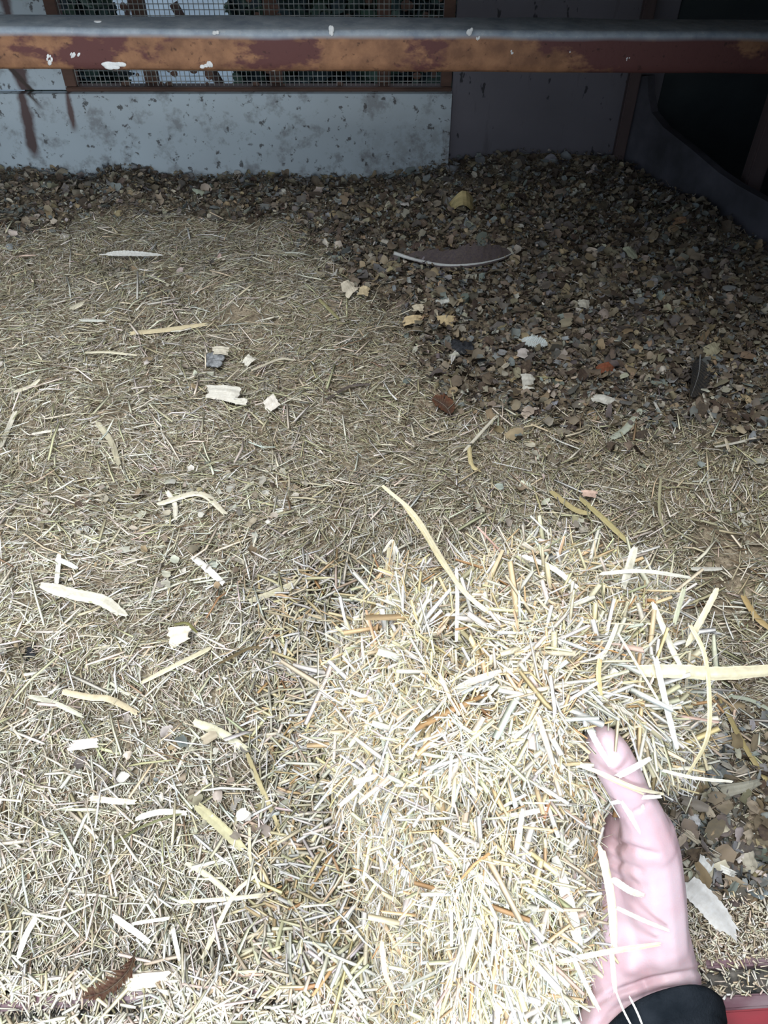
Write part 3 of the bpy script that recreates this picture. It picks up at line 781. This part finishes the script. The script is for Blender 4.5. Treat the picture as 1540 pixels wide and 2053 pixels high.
GS = [
 ([(262, 668), (335, 661), (412, 650)], 12, (.86, .76, .52), 'long thick cream straw lying level below the white feather strip, left'),
 ([(388, 1118), (418, 1142), (446, 1168)], 13, WHT, 'short bright white straw with a dark node, left of centre'),
 ([(92, 1176), (150, 1192), (205, 1204), (246, 1232)], 24, PALE, 'broad pale straw husk with bent tip lying near the left edge'),
 ([(505, 1204), (560, 1183), (618, 1156)], 13, (.74, .70, .52), 'pale flat straw slanting up beside the small dark hollow'),
 ([(228, 1838), (262, 1862), (298, 1888)], 12, WHT, 'white straw lying above the rust feather near the bottom'),
 ([(74, 1836), (52, 1875), (36, 1920)], 12, WHT, 'white straw standing askew in the bottom left corner'),
 ([(408, 1918), (440, 1850), (472, 1790), (516, 1752)], 9, (.84, .78, .60), 'long kinked cream straw above the door sill'),
 ([(362, 1808), (430, 1804), (520, 1796), (600, 1786)], 8, (.84, .78, .60), 'long thin level straw crossing the kinked cream straw'),
 ([(196, 848), (222, 885), (238, 930)], 12, (.70, .66, .50), 'curved dry leaf blade left, above the pale bent stem'),
 ([(30, 826), (16, 860), (2, 896)], 11, PALE, 'pale straw leaning against the left edge at mid height'),
 ([(320, 1010), (400, 990), (452, 1030)], 12, (.80, .76, .62), 'pale arched straw lying above the bright white straw'),
 ([(335, 985), (350, 1010), (352, 1040)], 10, PALE, 'short upright pale straw left of the arched straw'),
 ([(118, 1110), (116, 1140), (112, 1180)], 10, WHT, 'thin white straw crossing the small bent one, left edge'),
 ([(112, 1120), (132, 1128), (152, 1138)], 10, WHT, 'small bent white straw near the left edge'),
 ([(420, 1300), (360, 1330), (285, 1368)], 10, (.74, .69, .50), 'long dull straw slanting across the left middle'),
 ([(60, 1396), (110, 1410), (165, 1436)], 10, (.72, .72, .60), 'greenish white straw under the pale tan stem, left'),
 ([(130, 1388), (180, 1398), (220, 1402), (275, 1430)], 13, (.78, .68, .48), 'pale tan stem bent in the middle, left side'),
 ([(395, 1450), (440, 1468), (490, 1500)], 17, (.76, .74, .56), 'wide pale green straw left of centre'),
 ([(400, 1620), (445, 1660), (490, 1705)], 20, (.60, .57, .36), 'wide olive leaf blade near the bottom centre left'),
 ([(375, 1730), (420, 1758), (466, 1796)], 11, (.66, .64, .48), 'grey green straw left of the kinked cream straw'),
 ([(495, 1510), (520, 1570), (560, 1660)], 9, (.62, .55, .32), 'long olive straw running down beside the handful'),
 ([(500, 1660), (502, 1720), (520, 1780)], 6, (.80, .74, .55), 'thin upright straw standing over the kinked cream straw'),
 ([(345, 1840), (290, 1848), (265, 1852)], 7, PALE, 'short level cream straw above the bottom white straw'),
 ([(345, 1856), (352, 1890), (360, 1925)], 9, (.78, .80, .74), 'greyish straw hanging from the level straw near the sill'),
 ([(180, 1600), (230, 1606), (268, 1608)], 12, (.84, .76, .62), 'cream split straw lying level, lower left'),
 ([(275, 1640), (320, 1628), (372, 1630)], 12, (.86, .86, .78), 'pale curved leaf over a dark green stem, lower left'),
 ([(230, 1690), (280, 1660), (330, 1640), (370, 1630)], 5, (.18, .19, .08), 'thin dark green stem, lower left'),
 ([(440, 1330), (500, 1300), (530, 1300)], 6, (.16, .12, .06), 'thin dark brown stem left of the handful'),
 ([(350, 1252), (375, 1250), (395, 1268)], 6, (.22, .22, .08), 'short olive stem over the round pale chip'),
 ([(940, 890), (945, 930), (960, 945)], 9, (.80, .70, .40), 'small yellow straw tuft right of centre'),
 ([(930, 905), (985, 845), (1000, 832)], 6, PALE, 'thin white straw below the dark rust feather'),
 ([(1285, 822), (1255, 860), (1225, 880)], 14, (.60, .66, .56), 'pale green leaf blade at the edge of the shavings'),
 ([(1408, 782), (1418, 815), (1432, 845)], 5, (.80, .78, .70), 'thin white straw poking up under the black feather'),
 ([(1312, 806), (1326, 832)], 6, WHT, 'tiny white straw left of the black feather'),
 ([(1434, 896), (1475, 888), (1515, 878)], 5, (.80, .78, .70), 'thin white straw near the right edge'),
 ([(1455, 880), (1462, 905)], 7, (.8, .72, .56), 'tiny stub straw crossing the thin white straw at the right edge'),
 ([(1388, 1140), (1418, 1141), (1447, 1140)], 9, (.80, .80, .74), 'white straw piece right of the handful top'),
 ([(1490, 1195), (1515, 1235), (1545, 1262)], 13, (.56, .42, .20), 'tan straw leaf at the right edge above the broad blade'),
 ([(1165, 1000), (1210, 1040), (1262, 1090)], 12, (.62, .55, .28), 'yellow olive straw above the handful top'),
 ([(1105, 985), (1150, 1020), (1180, 1030)], 12, (.58, .50, .26), 'olive straw leaning over the yellow one above the handful'),
 ([(1325, 960), (1322, 1020), (1335, 1075)], 6, (.56, .54, .36), 'thin olive stem standing in the right middle'),
 ([(1445, 1400), (1490, 1490), (1560, 1600)], 11, (.50, .42, .20), 'long tan stem in the shade right of the handful'),
 ([(1435, 1395), (1500, 1402), (1560, 1432)], 8, (.50, .56, .46), 'grey green stem in the shade under the broad blade'),
 ([(655, 800), (700, 775), (740, 770)], 6, (.14, .12, .12), 'thin dark twig at the middle of the bedding'),
 ([(600, 1660), (640, 1740), (680, 1770)], 13, (.60, .58, .36), 'olive leaf blade against the lower left of the handful'),
 ([(505, 742), (560, 720), (590, 722)], 5, (.78, .74, .60), 'thin pale straw right of the grey dropping'),
 ([(640, 600), (660, 620), (680, 640)], 7, (.40, .38, .20), 'dark olive straw at the middle upper bedding'),
 ([(145, 618), (165, 608)], 12, (.74, .70, .56), 'short pale stub above the long thick cream straw'),
 ([(160, 642), (210, 643)], 7, (.82, .84, .78), 'short white straw left of the long thick cream straw'),
 ([(172, 707), (215, 706), (275, 712)], 6, (.80, .76, .60), 'thin pale straw under the long thick cream straw'),
 ([(65, 870), (100, 864), (128, 860)], 6, (.80, .78, .70), 'thin pale straw near the left edge at mid height'),
 ([(30, 785), (60, 775), (78, 762)], 9, (.78, .74, .60), 'short cream straw above the left edge thin straw'),
]
for i, (pp_, w_, c_l, lab) in enumerate(GS):
    q = [gp(a_, b_, .008) for a_, b_ in pp_]; dd = np.mean([proj(a_)[2] for a_ in q])
    stalk('straw_stalk', q, w_*dd/F, c_l, lab, group='single straws on the bedding', mat=M_straw if w_ < 0 else M_bright, node=.45 if i in (1, 4) else None)
CS = [
 ([(768, 975, .55), (830, 1030, .52), (880, 1110, .475), (925, 1180, .44), (985, 1230, .425), (1060, 1262, .418)], 9, (.88, .82, .60), 'longest arched straw reaching up and left out of the handful'),
 ([(800, 1000, .54), (850, 1070, .50), (880, 1120, .47), (930, 1190, .445)], 6, (.86, .78, .52), 'thinner arched straw alongside the longest one'),
 ([(780, 1100, .52), (778, 1150, .50), (800, 1210, .465), (850, 1285, .445), (880, 1340, .435)], 9, (.86, .80, .58), 'curved straw hanging down the left shoulder of the handful'),
 ([(770, 1105, .53), (788, 1085, .53), (792, 1140, .52)], 6, PALE, 'small forked straw tip left of the handful shoulder'),
 ([(1275, 1345, .425), (1370, 1346, .425), (1450, 1350, .43), (1590, 1340, .44)], 27, (.90, .84, .62), 'broad pale blade of straw sticking out to the right edge'),
 ([(1385, 1255, .435), (1412, 1310, .43), (1422, 1390, .425), (1418, 1480, .43), (1375, 1560, .45)], 9, (.88, .80, .52), 'long curved straw bowed down the right side of the handful'),
 ([(1438, 1182, .44), (1410, 1235, .44), (1378, 1292, .44)], 13, (.86, .78, .56), 'thick cream straw pointing up at the right of the handful'),
 ([(1372, 1180, .46), (1362, 1215, .455), (1352, 1250, .45)], 10, (.72, .76, .58), 'short green white straw left of the thick upright one'),
 ([(1272, 1102, .47), (1262, 1135, .465), (1250, 1175, .455)], 17, (.86, .84, .72), 'wide frayed straw end standing on top of the handful'),
 ([(1205, 1150, .46), (1290, 1145, .46), (1385, 1158, .47)], 8, (.86, .86, .76), 'pale straw lying across the top edge of the handful'),
 ([(915, 1140, .455), (917, 1210, .44), (915, 1285, .425)], 8, WHT, 'white upright straw on the upper left of the handful'),
 ([(1205, 1310, .415), (1200, 1350, .412), (1205, 1395, .415)], 10, (.84, .64, .34), 'orange tan upright straw in the middle of the handful'),
 ([(1238, 1250, .42), (1222, 1290, .415), (1206, 1320, .41)], 9, (.90, .84, .66), 'pale straw leaning on the orange tan one'),
 ([(900, 1390, .42), (950, 1365, .415), (1010, 1345, .42)], 14, WHT, 'white split straw across the middle of the handful'),
 ([(860, 1395, .43), (910, 1420, .425), (960, 1440, .42)], 12, PALE, 'pale split straw below the white one at mid handful'),
 ([(1240, 1270, .42), (1330, 1420, .42)], 5, (.90, .86, .70), 'thin pale straw on the right lobe of the handful'),
 ([(1315, 1320, .42), (1340, 1430, .42), (1358, 1500, .43)], 12, WHT, 'white flat straw hanging down the right lobe of the handful'),
 ([(1178, 1455, .418), (1198, 1492, .413), (1222, 1532, .416)], 12, WHT, 'white straw lying lengthwise over the thumb tip'),
 ([(1240, 1556, .420), (1270, 1540, .418), (1305, 1520, .424)], 13, WHT, 'white straw across the thumb joint'),
 ([(1120, 1520, .43), (1200, 1548, .418), (1275, 1580, .426), (1330, 1592, .44)], 8, (.90, .84, .66), 'long pale straw crossing over the base of the thumb'),
 ([(1140, 1515, .43), (1210, 1556, .420), (1290, 1592, .430)], 5, (.88, .78, .56), 'thin straw close under the long one crossing the thumb'),
 ([(1228, 1610, .436), (1275, 1600, .433), (1325, 1597, .436)], 9, WHT, 'white level straw on the base of the thumb'),
 ([(1248, 1606, .434), (1268, 1640, .438), (1290, 1675, .443)], 12, WHT, 'white straw pointing down the base of the thumb'),
 ([(1288, 1615, .435), (1300, 1650, .440), (1312, 1688, .446)], 8, (.86, .80, .76), 'pale pink straw beside the white one on the hand'),
 ([(935, 1655, .43), (1010, 1640, .425), (1095, 1622, .43)], 12, WHT, 'white level straw in the lower middle of the handful'),
 ([(1048, 1625, .425), (1040, 1680, .42), (1028, 1740, .425)], 11, (.92, .90, .82), 'white straw hanging below the lower level straw'),
 ([(790, 1725, .45), (840, 1785, .445), (900, 1848, .44)], 14, WHT, 'white split straw slanting down the lower left of the handful'),
 ([(682, 1615, .47), (720, 1580, .465), (755, 1525, .46)], 9, WHT, 'white straw sticking out of the left side of the handful'),
 ([(755, 1528, .46), (790, 1560, .455)], 8, WHT, 'short white straw bent off the left side of the handful'),
 ([(1115, 1730, .44), (1140, 1810, .435), (1160, 1890, .44)], 24, (.84, .84, .80), 'broad grey white straw strip hanging by the palm'),
 ([(1205, 1700, .445), (1225, 1800, .445), (1232, 1900, .45)], 17, (.90, .84, .62), 'long pale straw hanging along the edge of the palm'),
 ([(1228, 1762, .440), (1262, 1785, .446), (1288, 1795, .452)], 14, (.88, .86, .76), 'pale straw stub on the heel of the hand'),
 ([(1237, 1820, .445), (1290, 1845, .450), (1340, 1865, .456)], 9, (.88, .85, .76), 'pale straw lying across the heel of the hand'),
 ([(1115, 1930, .445), (1210, 1910, .448), (1320, 1893, .457)], 12, (.88, .82, .62), 'long cream straw crossing the heel of the hand'),
 ([(1226, 1900, .449), (1230, 1950, .451), (1234, 1988, .452)], 10, (.86, .82, .62), 'cream straw hanging over the wrist'),
 ([(1150, 1920, .445), (1175, 1975, .447), (1202, 2025, .450)], 9, WHT, 'white straw hanging left of the wrist'),
 ([(1234, 1985, .452), (1250, 2025, .449), (1268, 2060, .446)], 4, WHT, 'thin white straw thread over the sleeve edge'),
 ([(1262, 1998, .450), (1278, 2030, .447), (1290, 2060, .444)], 4, WHT, 'second thin white straw thread beside it, nearer the sleeve'),
 ([(1063, 1780, .44), (1090, 1905, .435), (1120, 1985, .44)], 14, (.90, .89, .84), 'white straw strip hanging at the bottom of the handful'),
 ([(1010, 1950, .435), (1020, 1900, .43), (1028, 1860, .43)], 13, WHT, 'white straw standing in the lower handful'),
 ([(870, 2050, .45), (920, 2000, .44), (1010, 1965, .435)], 11, (.86, .80, .58), 'curved cream straw at the bottom edge of the handful'),
 ([(765, 1890, .455), (772, 1950, .455), (790, 1990, .45)], 10, (.84, .56, .42), 'pinkish straw at the lower left of the handful'),
 ([(700, 1385, .46), (760, 1410, .455), (830, 1455, .45)], 9, WHT, 'white curved straw at the left middle of the handful'),
 ([(1050, 1115, .46), (1110, 1140, .45), (1160, 1180, .445)], 10, (.88, .88, .82), 'pale straw on the top ridge of the handful'),
 ([(1330, 1545, .44), (1395, 1560, .445), (1467, 1567, .45)], 7, (.90, .88, .78), 'pale straw poking right below the curved one'),
 ([(1310, 1210, .455), (1345, 1295, .445), (1362, 1330, .44)], 12, (.86, .86, .74), 'pale green white straw on the right shoulder of the handful'),
]
for (pp_, w_, c_l, lab) in CS:
    q = [P(a_, b_, d_) for a_, b_, d_ in pp_]; dd = np.mean([d_ for _, _, d_ in pp_])
    stalk('straw_stalk', q, w_*dd/F, c_l, lab, group='single straws of the handful', up_=-F_)

# chips: irregular curled slabs with thickness
def chip(name, px, py, wpx, hpx, col, label, curl=.3, tilt=(0, 0), rot=0, lift=.012, cat='wood shaving', thick=.0007, outline=None, stripes=True):
    c = gp(px, py, lift); d = proj(c)[2]; s = d/F
    nn = np.array([tilt[0], -.55+tilt[1], 1.0]); nn = unit(nn); sx = unit(np.cross(np.array([0, 1.0, 0]), nn)); sy = np.cross(nn, sx)
    rr = random.Random(px*7+py)
    K, J = 9, 8; w = wpx*s; h = hpx*s/.85
    top = []; cv = []
    cr = [[(-.5+rr.uniform(-.12, .22))*1, (-.5+rr.uniform(-.05, .3))], [(-.5+rr.uniform(-.12, .22)), (.5+rr.uniform(-.3, .05))], [(.5+rr.uniform(-.22, .12)), (-.5+rr.uniform(-.05, .35))], [(.5+rr.uniform(-.22, .12)), (.5+rr.uniform(-.35, .05))]]
    lane = [rr.uniform(.74, 1.12) for _ in range(J)]; torn = [rr.uniform(-.09, .09) for _ in range(2*J)]
    for k in range(K):
        a_ = k/(K-1); u = a_-.5
        for j in range(J):
            b_ = j/(J-1)
            X0 = [cr[0][q]*(1-a_)*(1-b_)+cr[1][q]*(1-a_)*b_+cr[2][q]*a_*(1-b_)+cr[3][q]*a_*b_ for q in (0, 1)]
            uu = X0[0]+(torn[j] if k == 0 else torn[J+j] if k == K-1 else 0); vv = X0[1]+rr.uniform(-.012, .012)
            ca, sa = math.cos(rot), math.sin(rot)
            X_, Y_ = uu*w*ca-vv*h*sa, uu*w*sa+vv*h*ca
            zz = -curl*w*(u*u*2-.25)+.02*w*math.sin(k*1.7+j*.8+px)
            top.append(sx*X_+sy*Y_+nn*zz); f_ = lane[j]*rr.uniform(.93, 1.05); cv.append([c3*f_ for c3 in col]+[1])
    cv = np.array(cv+cv)
    vs = top+[t-nn*thick for t in top]; o_ = K*J
    fs = []
    for k in range(K-1):
        for j in range(J-1):
            a, b, c2, d2 = k*J+j, (k+1)*J+j, (k+1)*J+j+1, k*J+j+1
            fs += [(a, b, c2, d2), (d2+o_, c2+o_, b+o_, a+o_)]
    rim = [k*J for k in range(K)]+[(K-1)*J+j for j in range(1, J)]+[k*J+J-1 for k in range(K-2, -1, -1)]+[j for j in range(J-2, 0, -1)]
    for a, b in zip(rim, rim[1:]+rim[:1]): fs.append((a, a+o_, b+o_, b))
    o = pydata(name, vs, fs, M_shave, None, False, cv); o.location = c
    return tag(o, label, cat, 'single wood shavings')
CH = [
 (925, 410, 58, 46, (.62, .52, .26), 'cream curled shaving standing out in the dark back bedding', 1.5, .2),
 (830, 640, 40, 26, (.70, .56, .34), 'tan ribbed shaving right of centre, left of its twin', .3, .1),
 (895, 645, 34, 24, (.62, .50, .30), 'tan ribbed shaving, the right twin', .3, -.1),
 (840, 618, 26, 16, (.78, .70, .54), 'small cream shaving resting above the tan twins', .2, .2),
 (705, 580, 30, 36, (.72, .66, .54), 'pale square shaving left of the big feather', .3, .6),
 (728, 582, 22, 20, (.66, .55, .36), 'small tan shaving touching the pale square one', .4, -.3),
 (447, 787, 58, 34, (.72, .70, .64), 'large torn white shaving below the grey dropping', .2, -.1),
 (543, 813, 34, 40, (.80, .76, .70), 'five sided white shaving right of the torn one', .1, .5),
 (482, 806, 30, 15, (.84, .82, .74), 'small white block shaving between the two big white ones', .1, 0),
 (498, 722, 26, 20, (.80, .78, .70), 'small white shaving right of the grey dropping', .3, .8),
 (440, 703, 32, 22, (.66, .62, .52), 'rounded beige shaving above the grey dropping', .3, .1),
 (365, 1276, 46, 40, (.80, .73, .60), 'round pale wood chip under the short olive stem', .15, .2),
 (165, 1494, 56, 22, (.84, .76, .68), 'pale pinkish wood chip, left side', .2, 0),
 (300, 1968, 92, 34, (.84, .76, .66), 'pale wood block lying on the door sill', .03, .03),
 (1212, 738, 38, 26, (.22, .06, .03), 'rust red bark flake on the shavings', .5, 0),
 (1262, 508, 26, 30, (.46, .50, .38), 'green grey square shaving in the dark right bedding', .2, .4),
 (1368, 440, 44, 20, (.42, .26, .16), 'brown flat shaving near the right wall', .2, .1),
 (1172, 610, 24, 20, (.60, .58, .50), 'pale rounded shaving in the right bedding', .4, 0),
 (1430, 700, 50, 24, (.42, .40, .28), 'pointed olive shaving above the black feather', .2, .6),
 (1210, 800, 50, 20, (.60, .60, .56), 'pale grey split shaving, right of centre', .3, -.4),
 (1180, 990, 30, 18, (.72, .52, .44), 'pinkish shaving flake above the handful', .2, -.3),
 (1060, 770, 26, 40, (.66, .66, .60), 'pale torn upright shaving near the dark feather', .4, .2),
 (1490, 1575, 70, 26, (.44, .44, .38), 'grey curved shaving at the right edge, shade of the handful', .5, .2),
 (1445, 1655, 28, 24, (.70, .66, .52), 'cream curled shaving right of the wrist', .8, .4),
 (1505, 1735, 30, 44, (.56, .54, .46), 'tall grey shaving by the dark hollow at the right edge', .4, .2),
 (1410, 1735, 30, 34, (.72, .76, .78), 'white torn shaving right of the palm', .6, .9),
 (1455, 1745, 44, 18, (.80, .82, .80), 'white crumpled shaving beside the dark hollow', .6, -.4),
 (1395, 1642, 22, 30, (.60, .62, .66), 'small blue grey shaving right of the thumb base', .4, .2),
]
for (px, py, w_, h_, c_l, lab, curl, rot) in CH:
    chip('wood_shaving', px, py, w_, h_, c_l, lab, curl, rot=rot, thick=.006 if (px, py) == (300, 1968) else .0007, lift=.012 if py < 1900 else .009)
stalk('wood_splinter', [gp(1375, 1768, .012), gp(1420, 1812, .012), gp(1462, 1865, .009)], 46*.56/F, (.78, .80, .82), 'broad grey white wood splinter right of the wrist', 'wood splinter', None, M_bright, flat=.12)

# feathers: shaft and vane
def feather(pts, wl, wr, vcol, scol, label, tipcol=None, lift=.010, cup=.25, up_=(0, -.5, 1.0), srad=.0009, fray=.12):
    c = np.array(curve_pts([gp(a_, b_, lift) for a_, b_ in pts], 60)); orig = c[0].copy(); c = c-orig
    T_ = unit(np.gradient(c, axis=0)); upv = np.array(up_)
    root = bpy.data.objects.new('feather', None); COL.objects.link(root); root.location = orig
    tag(root, label, 'feather')
    rr = random.Random(int(pts[0][0])); s0 = 8
    vs = []; cols = []; fs = []; nc = 6
    for i in range(60):
        t = i/59; s = unit(np.cross(T_[i], upv)); nn = np.cross(s, T_[i])
        e = max(0, math.sin(math.pi*min(1, max(0, (t-.10)/.90))**.75))**.6 if t > .1 else 0
        for side, wd in ((-1, wl), (1, wr)):
            notch = 1-fray*rr.random()
            for k in range(nc):
                u = k/(nc-1); o_ = wd*e*u*notch
                vs.append(c[i]+s*side*o_+nn*(.0004+cup*o_*(u)*.6)+T_[i]*o_*.55+nn*.0004*math.sin(i*1.7))
                f_ = .85+.3*rr.random(); cc = np.array(vcol) if tipcol is None else np.array(vcol)*(1-u)+np.array(tipcol)*u
                cols.append(list(cc*f_)+[1])
    for i in range(59):
        for sd2 in range(2):
            for k in range(nc-1):
                a = i*2*nc+sd2*nc+k; b = a+2*nc
                fs.append((a, a+1, b+1, b) if sd2 else (b, b+1, a+1, a))
    vane = pydata('vane', vs, fs, M_shave, root, True, np.array(cols))
    vs = []; fs = []
    for i in range(60):
        t = i/59; s = unit(np.cross(T_[i], upv)); nn = np.cross(s, T_[i]); r = srad*(1.25-1.0*t)
        for k in range(8):
            a = 2*math.pi*k/8; vs.append(c[i]+s*math.cos(a)*r+nn*(math.sin(a)*r+.0006))
    fs = [(i*8+k, i*8+(k+1) % 8, (i+1)*8+(k+1) % 8, (i+1)*8+k) for i in range(59) for k in range(8)]+[tuple(range(8))[::-1], tuple(range(59*8, 60*8))]
    sh_ = pydata('shaft', vs, fs, M_bright, root, True, scol)
    return root
feather([(790, 508), (835, 522), (890, 532), (950, 530), (1000, 520), (1032, 506)], .040, .007, (.085, .07, .085), (.72, .76, .78), 'large grey brown feather with a white curved shaft, upper middle of the bedding', None, .011, .25, (0, -.45, 1), .0026, .28)
feather([(200, 511), (250, 509), (328, 512)], .006, .005, (.72, .74, .72), (.85, .85, .82), 'white narrow feather strip on the left back straw', None, .012, .2, (0, -.6, 1))
feather([(1040, 680), (1065, 686), (1098, 690)], .012, .010, (.62, .70, .72), (.8, .8, .8), 'small white down feather on the right shavings', None, .014, .4, (0, -.6, 1), .0006, .4)
feather([(905, 835), (893, 815), (868, 798)], .012, .014, (.035, .02, .02), (.25, .2, .18), 'small dark rust feather just right of the centre', (.12, .04, .02), .014, .3, (0, -.6, 1), .0006, .4)
feather([(272, 1905), (258, 1945), (215, 1985), (165, 2000)], .006, .010, (.032, .010, .007), (.03, .012, .008), 'dark rust brown feather hanging over the sill, bottom left', (.06, .018, .010), .014, .3, (0, -.4, 1), .0006, .75)
feather([(1404, 712), (1400, 750), (1385, 795)], .018, .014, (.02, .025, .035), (.3, .32, .34), 'black feather standing in the shavings, right side', None, .018, .3, (0, -.9, .6), .0009, .2)
feather([(700, 480), (720, 460), (735, 445)], .004, .004, (.03, .03, .035), (.06, .06, .06), 'thin dark feather left of the big grey one', None, .012, .2, (0, -.6, 1), .0006, .3)
feather([(905, 730), (908, 715), (914, 703)], .003, .004, (.85, .86, .84), (.9, .9, .88), 'tiny white feather beside the dark dropping', None, .014, .2, (0, -.7, 1), .0006, .3)

# droppings: rough lumps
M_dd = mat_plain('dark_dropping', (.012, .014, .018), (.05, .055, .065), 160, .95)
M_gd = mat_plain('grey_dropping', (.13, .14, .155), (.36, .38, .40), 130, .95)
def lump(px, py, wpx, hpx, m, label, n=14, lift=.002):
    c = gp(px, py, lift); s = proj(c)[2]/F; bm = bmesh.new(); rr = random.Random(px)
    for k in range(n):
        r = rr.uniform(.18, .34)*wpx*s
        q = Vector((rr.uniform(-.35, .35)*wpx*s, rr.uniform(-.35, .35)*hpx*s*1.3, rr.uniform(0, .1)*wpx*s))
        bmesh.ops.create_icosphere(bm, subdivisions=3, radius=r, matrix=Matrix.Translation(q) @ Matrix.Diagonal((1, 1, .55, 1)))
    o = bmobj('dropping', bm, m, smooth=True); o.location = c
    md = o.modifiers.new('r', 'REMESH'); md.mode = 'VOXEL'; md.voxel_size = .0012; md.use_smooth_shade = True
    tx = bpy.data.textures.new('t', 'CLOUDS'); tx.noise_scale = .006
    dm = o.modifiers.new('d', 'DISPLACE'); dm.texture = tx; dm.strength = .005
    return tag(o, label, 'dropping')
lump(430, 722, 36, 40, M_gd, 'grey crumbly dropping in the straw, left of centre')
lump(930, 700, 52, 26, M_dd, 'dark crumbly dropping right of centre beside the tiny white feather')
lump(62, 1310, 26, 62, M_dd, 'dark dropping in the hollow at the left edge')
lump(890, 604, 28, 22, mat_plain('white_dropping_lump', (.5, .52, .5), (.66, .67, .62), 120, .9), 'white fluffy lump above the tan twin shavings', lift=.008)

# bushes outside behind the wire
M_leaf = tintmat('dark_leaf', .7, 0, False)
def bush(px, wm, label, dist=3.2, hgt=.75, dense=2200):
    x0 = (px-CX)/F*(dist*c_+1.0*s_); N = dense
    u = rng.normal(0, 1, (N, 3)); u = unit(u)*rng.random((N, 1))**.4
    pos = np.stack([x0+u[:, 0]*wm, dist+u[:, 1]*.3, -.25+u[:, 2]*hgt*.6], -1)
    d = unit(rng.normal(0, 1, (N, 3))); n = unit(rng.normal(0, 1, (N, 3)))
    root = bpy.data.objects.new('bush', None); COL.objects.link(root); root.location = (x0, dist, -.6)
    v = flakes(pos-np.array([x0, dist, -.6]), d, n, rng.uniform(.04, .09, N), rng.uniform(.03, .05, N), rng.normal(0, .4, N), pick([(.03, .05, .035), (.05, .075, .05), (.02, .03, .03)], [1, 1, 1], N))
    o = fastmesh('foliage', *v, M_leaf); o.parent = root
    bm = bmesh.new()
    for k in range(5):
        a = random.uniform(-.5, .5); bmesh.ops.create_cone(bm, segments=8, radius1=.02, radius2=.008, depth=.6, cap_ends=True, matrix=Matrix.Rotation(a, 4, 'Y') @ Matrix.Translation((0, 0, .3)))
    bmobj('stem', bm, M_brown, root)
    tag(root, label, 'bush', 'bushes outside')
bush(175, .16, 'dark bush outside, left of the pale mesh patch in the window')
bush(770, .42, 'dark wide bush outside at the right end of the window', dense=5200)
bush(518, .05, 'narrow dark bush outside between the two pale window patches', dense=700)

# ------------------------------------------------------------------ light
wd = bpy.data.worlds.new('world'); sc.world = wd; wd.use_nodes = True
bg = wd.node_tree.nodes['Background']; bg.inputs['Color'].default_value = (.62, .78, 1.0, 1); bg.inputs['Strength'].default_value = .5
def area(name, loc, target, size, power, col):
    l = bpy.data.lights.new(name, 'AREA'); l.size = size; l.energy = power; l.color = col
    o = bpy.data.objects.new(name, l); COL.objects.link(o); o.location = loc
    o.rotation_euler = (Vector(target)-Vector(loc)).to_track_quat('-Z', 'Y').to_euler(); return o
def aim(name, loc, target, sx, sy, power, col):
    o = area(name, loc, target, sx, power, col); o.data.shape = 'RECTANGLE'; o.data.size = sx; o.data.size_y = sy; return o
aim('sky_over_door', (-.42, -.32, 1.85), (0, .35, 0), 1.1, .9, 50, (1.0, .985, .95))
aim('low_daylight', (.42, -1.15, .55), (-.1, 1.0, .1), 1.1, .7, 38, (.90, .96, 1.0))
sc.view_settings.view_transform = 'Standard'; sc.view_settings.look = 'None'; sc.view_settings.gamma = 1
sc.view_settings.exposure = 0.15
sc.cycles.max_bounces = 6; sc.cycles.diffuse_bounces = 3; sc.cycles.glossy_bounces = 2; sc.cycles.transmission_bounces = 4
sc.cycles.use_adaptive_sampling = True; sc.cycles.adaptive_threshold = .045
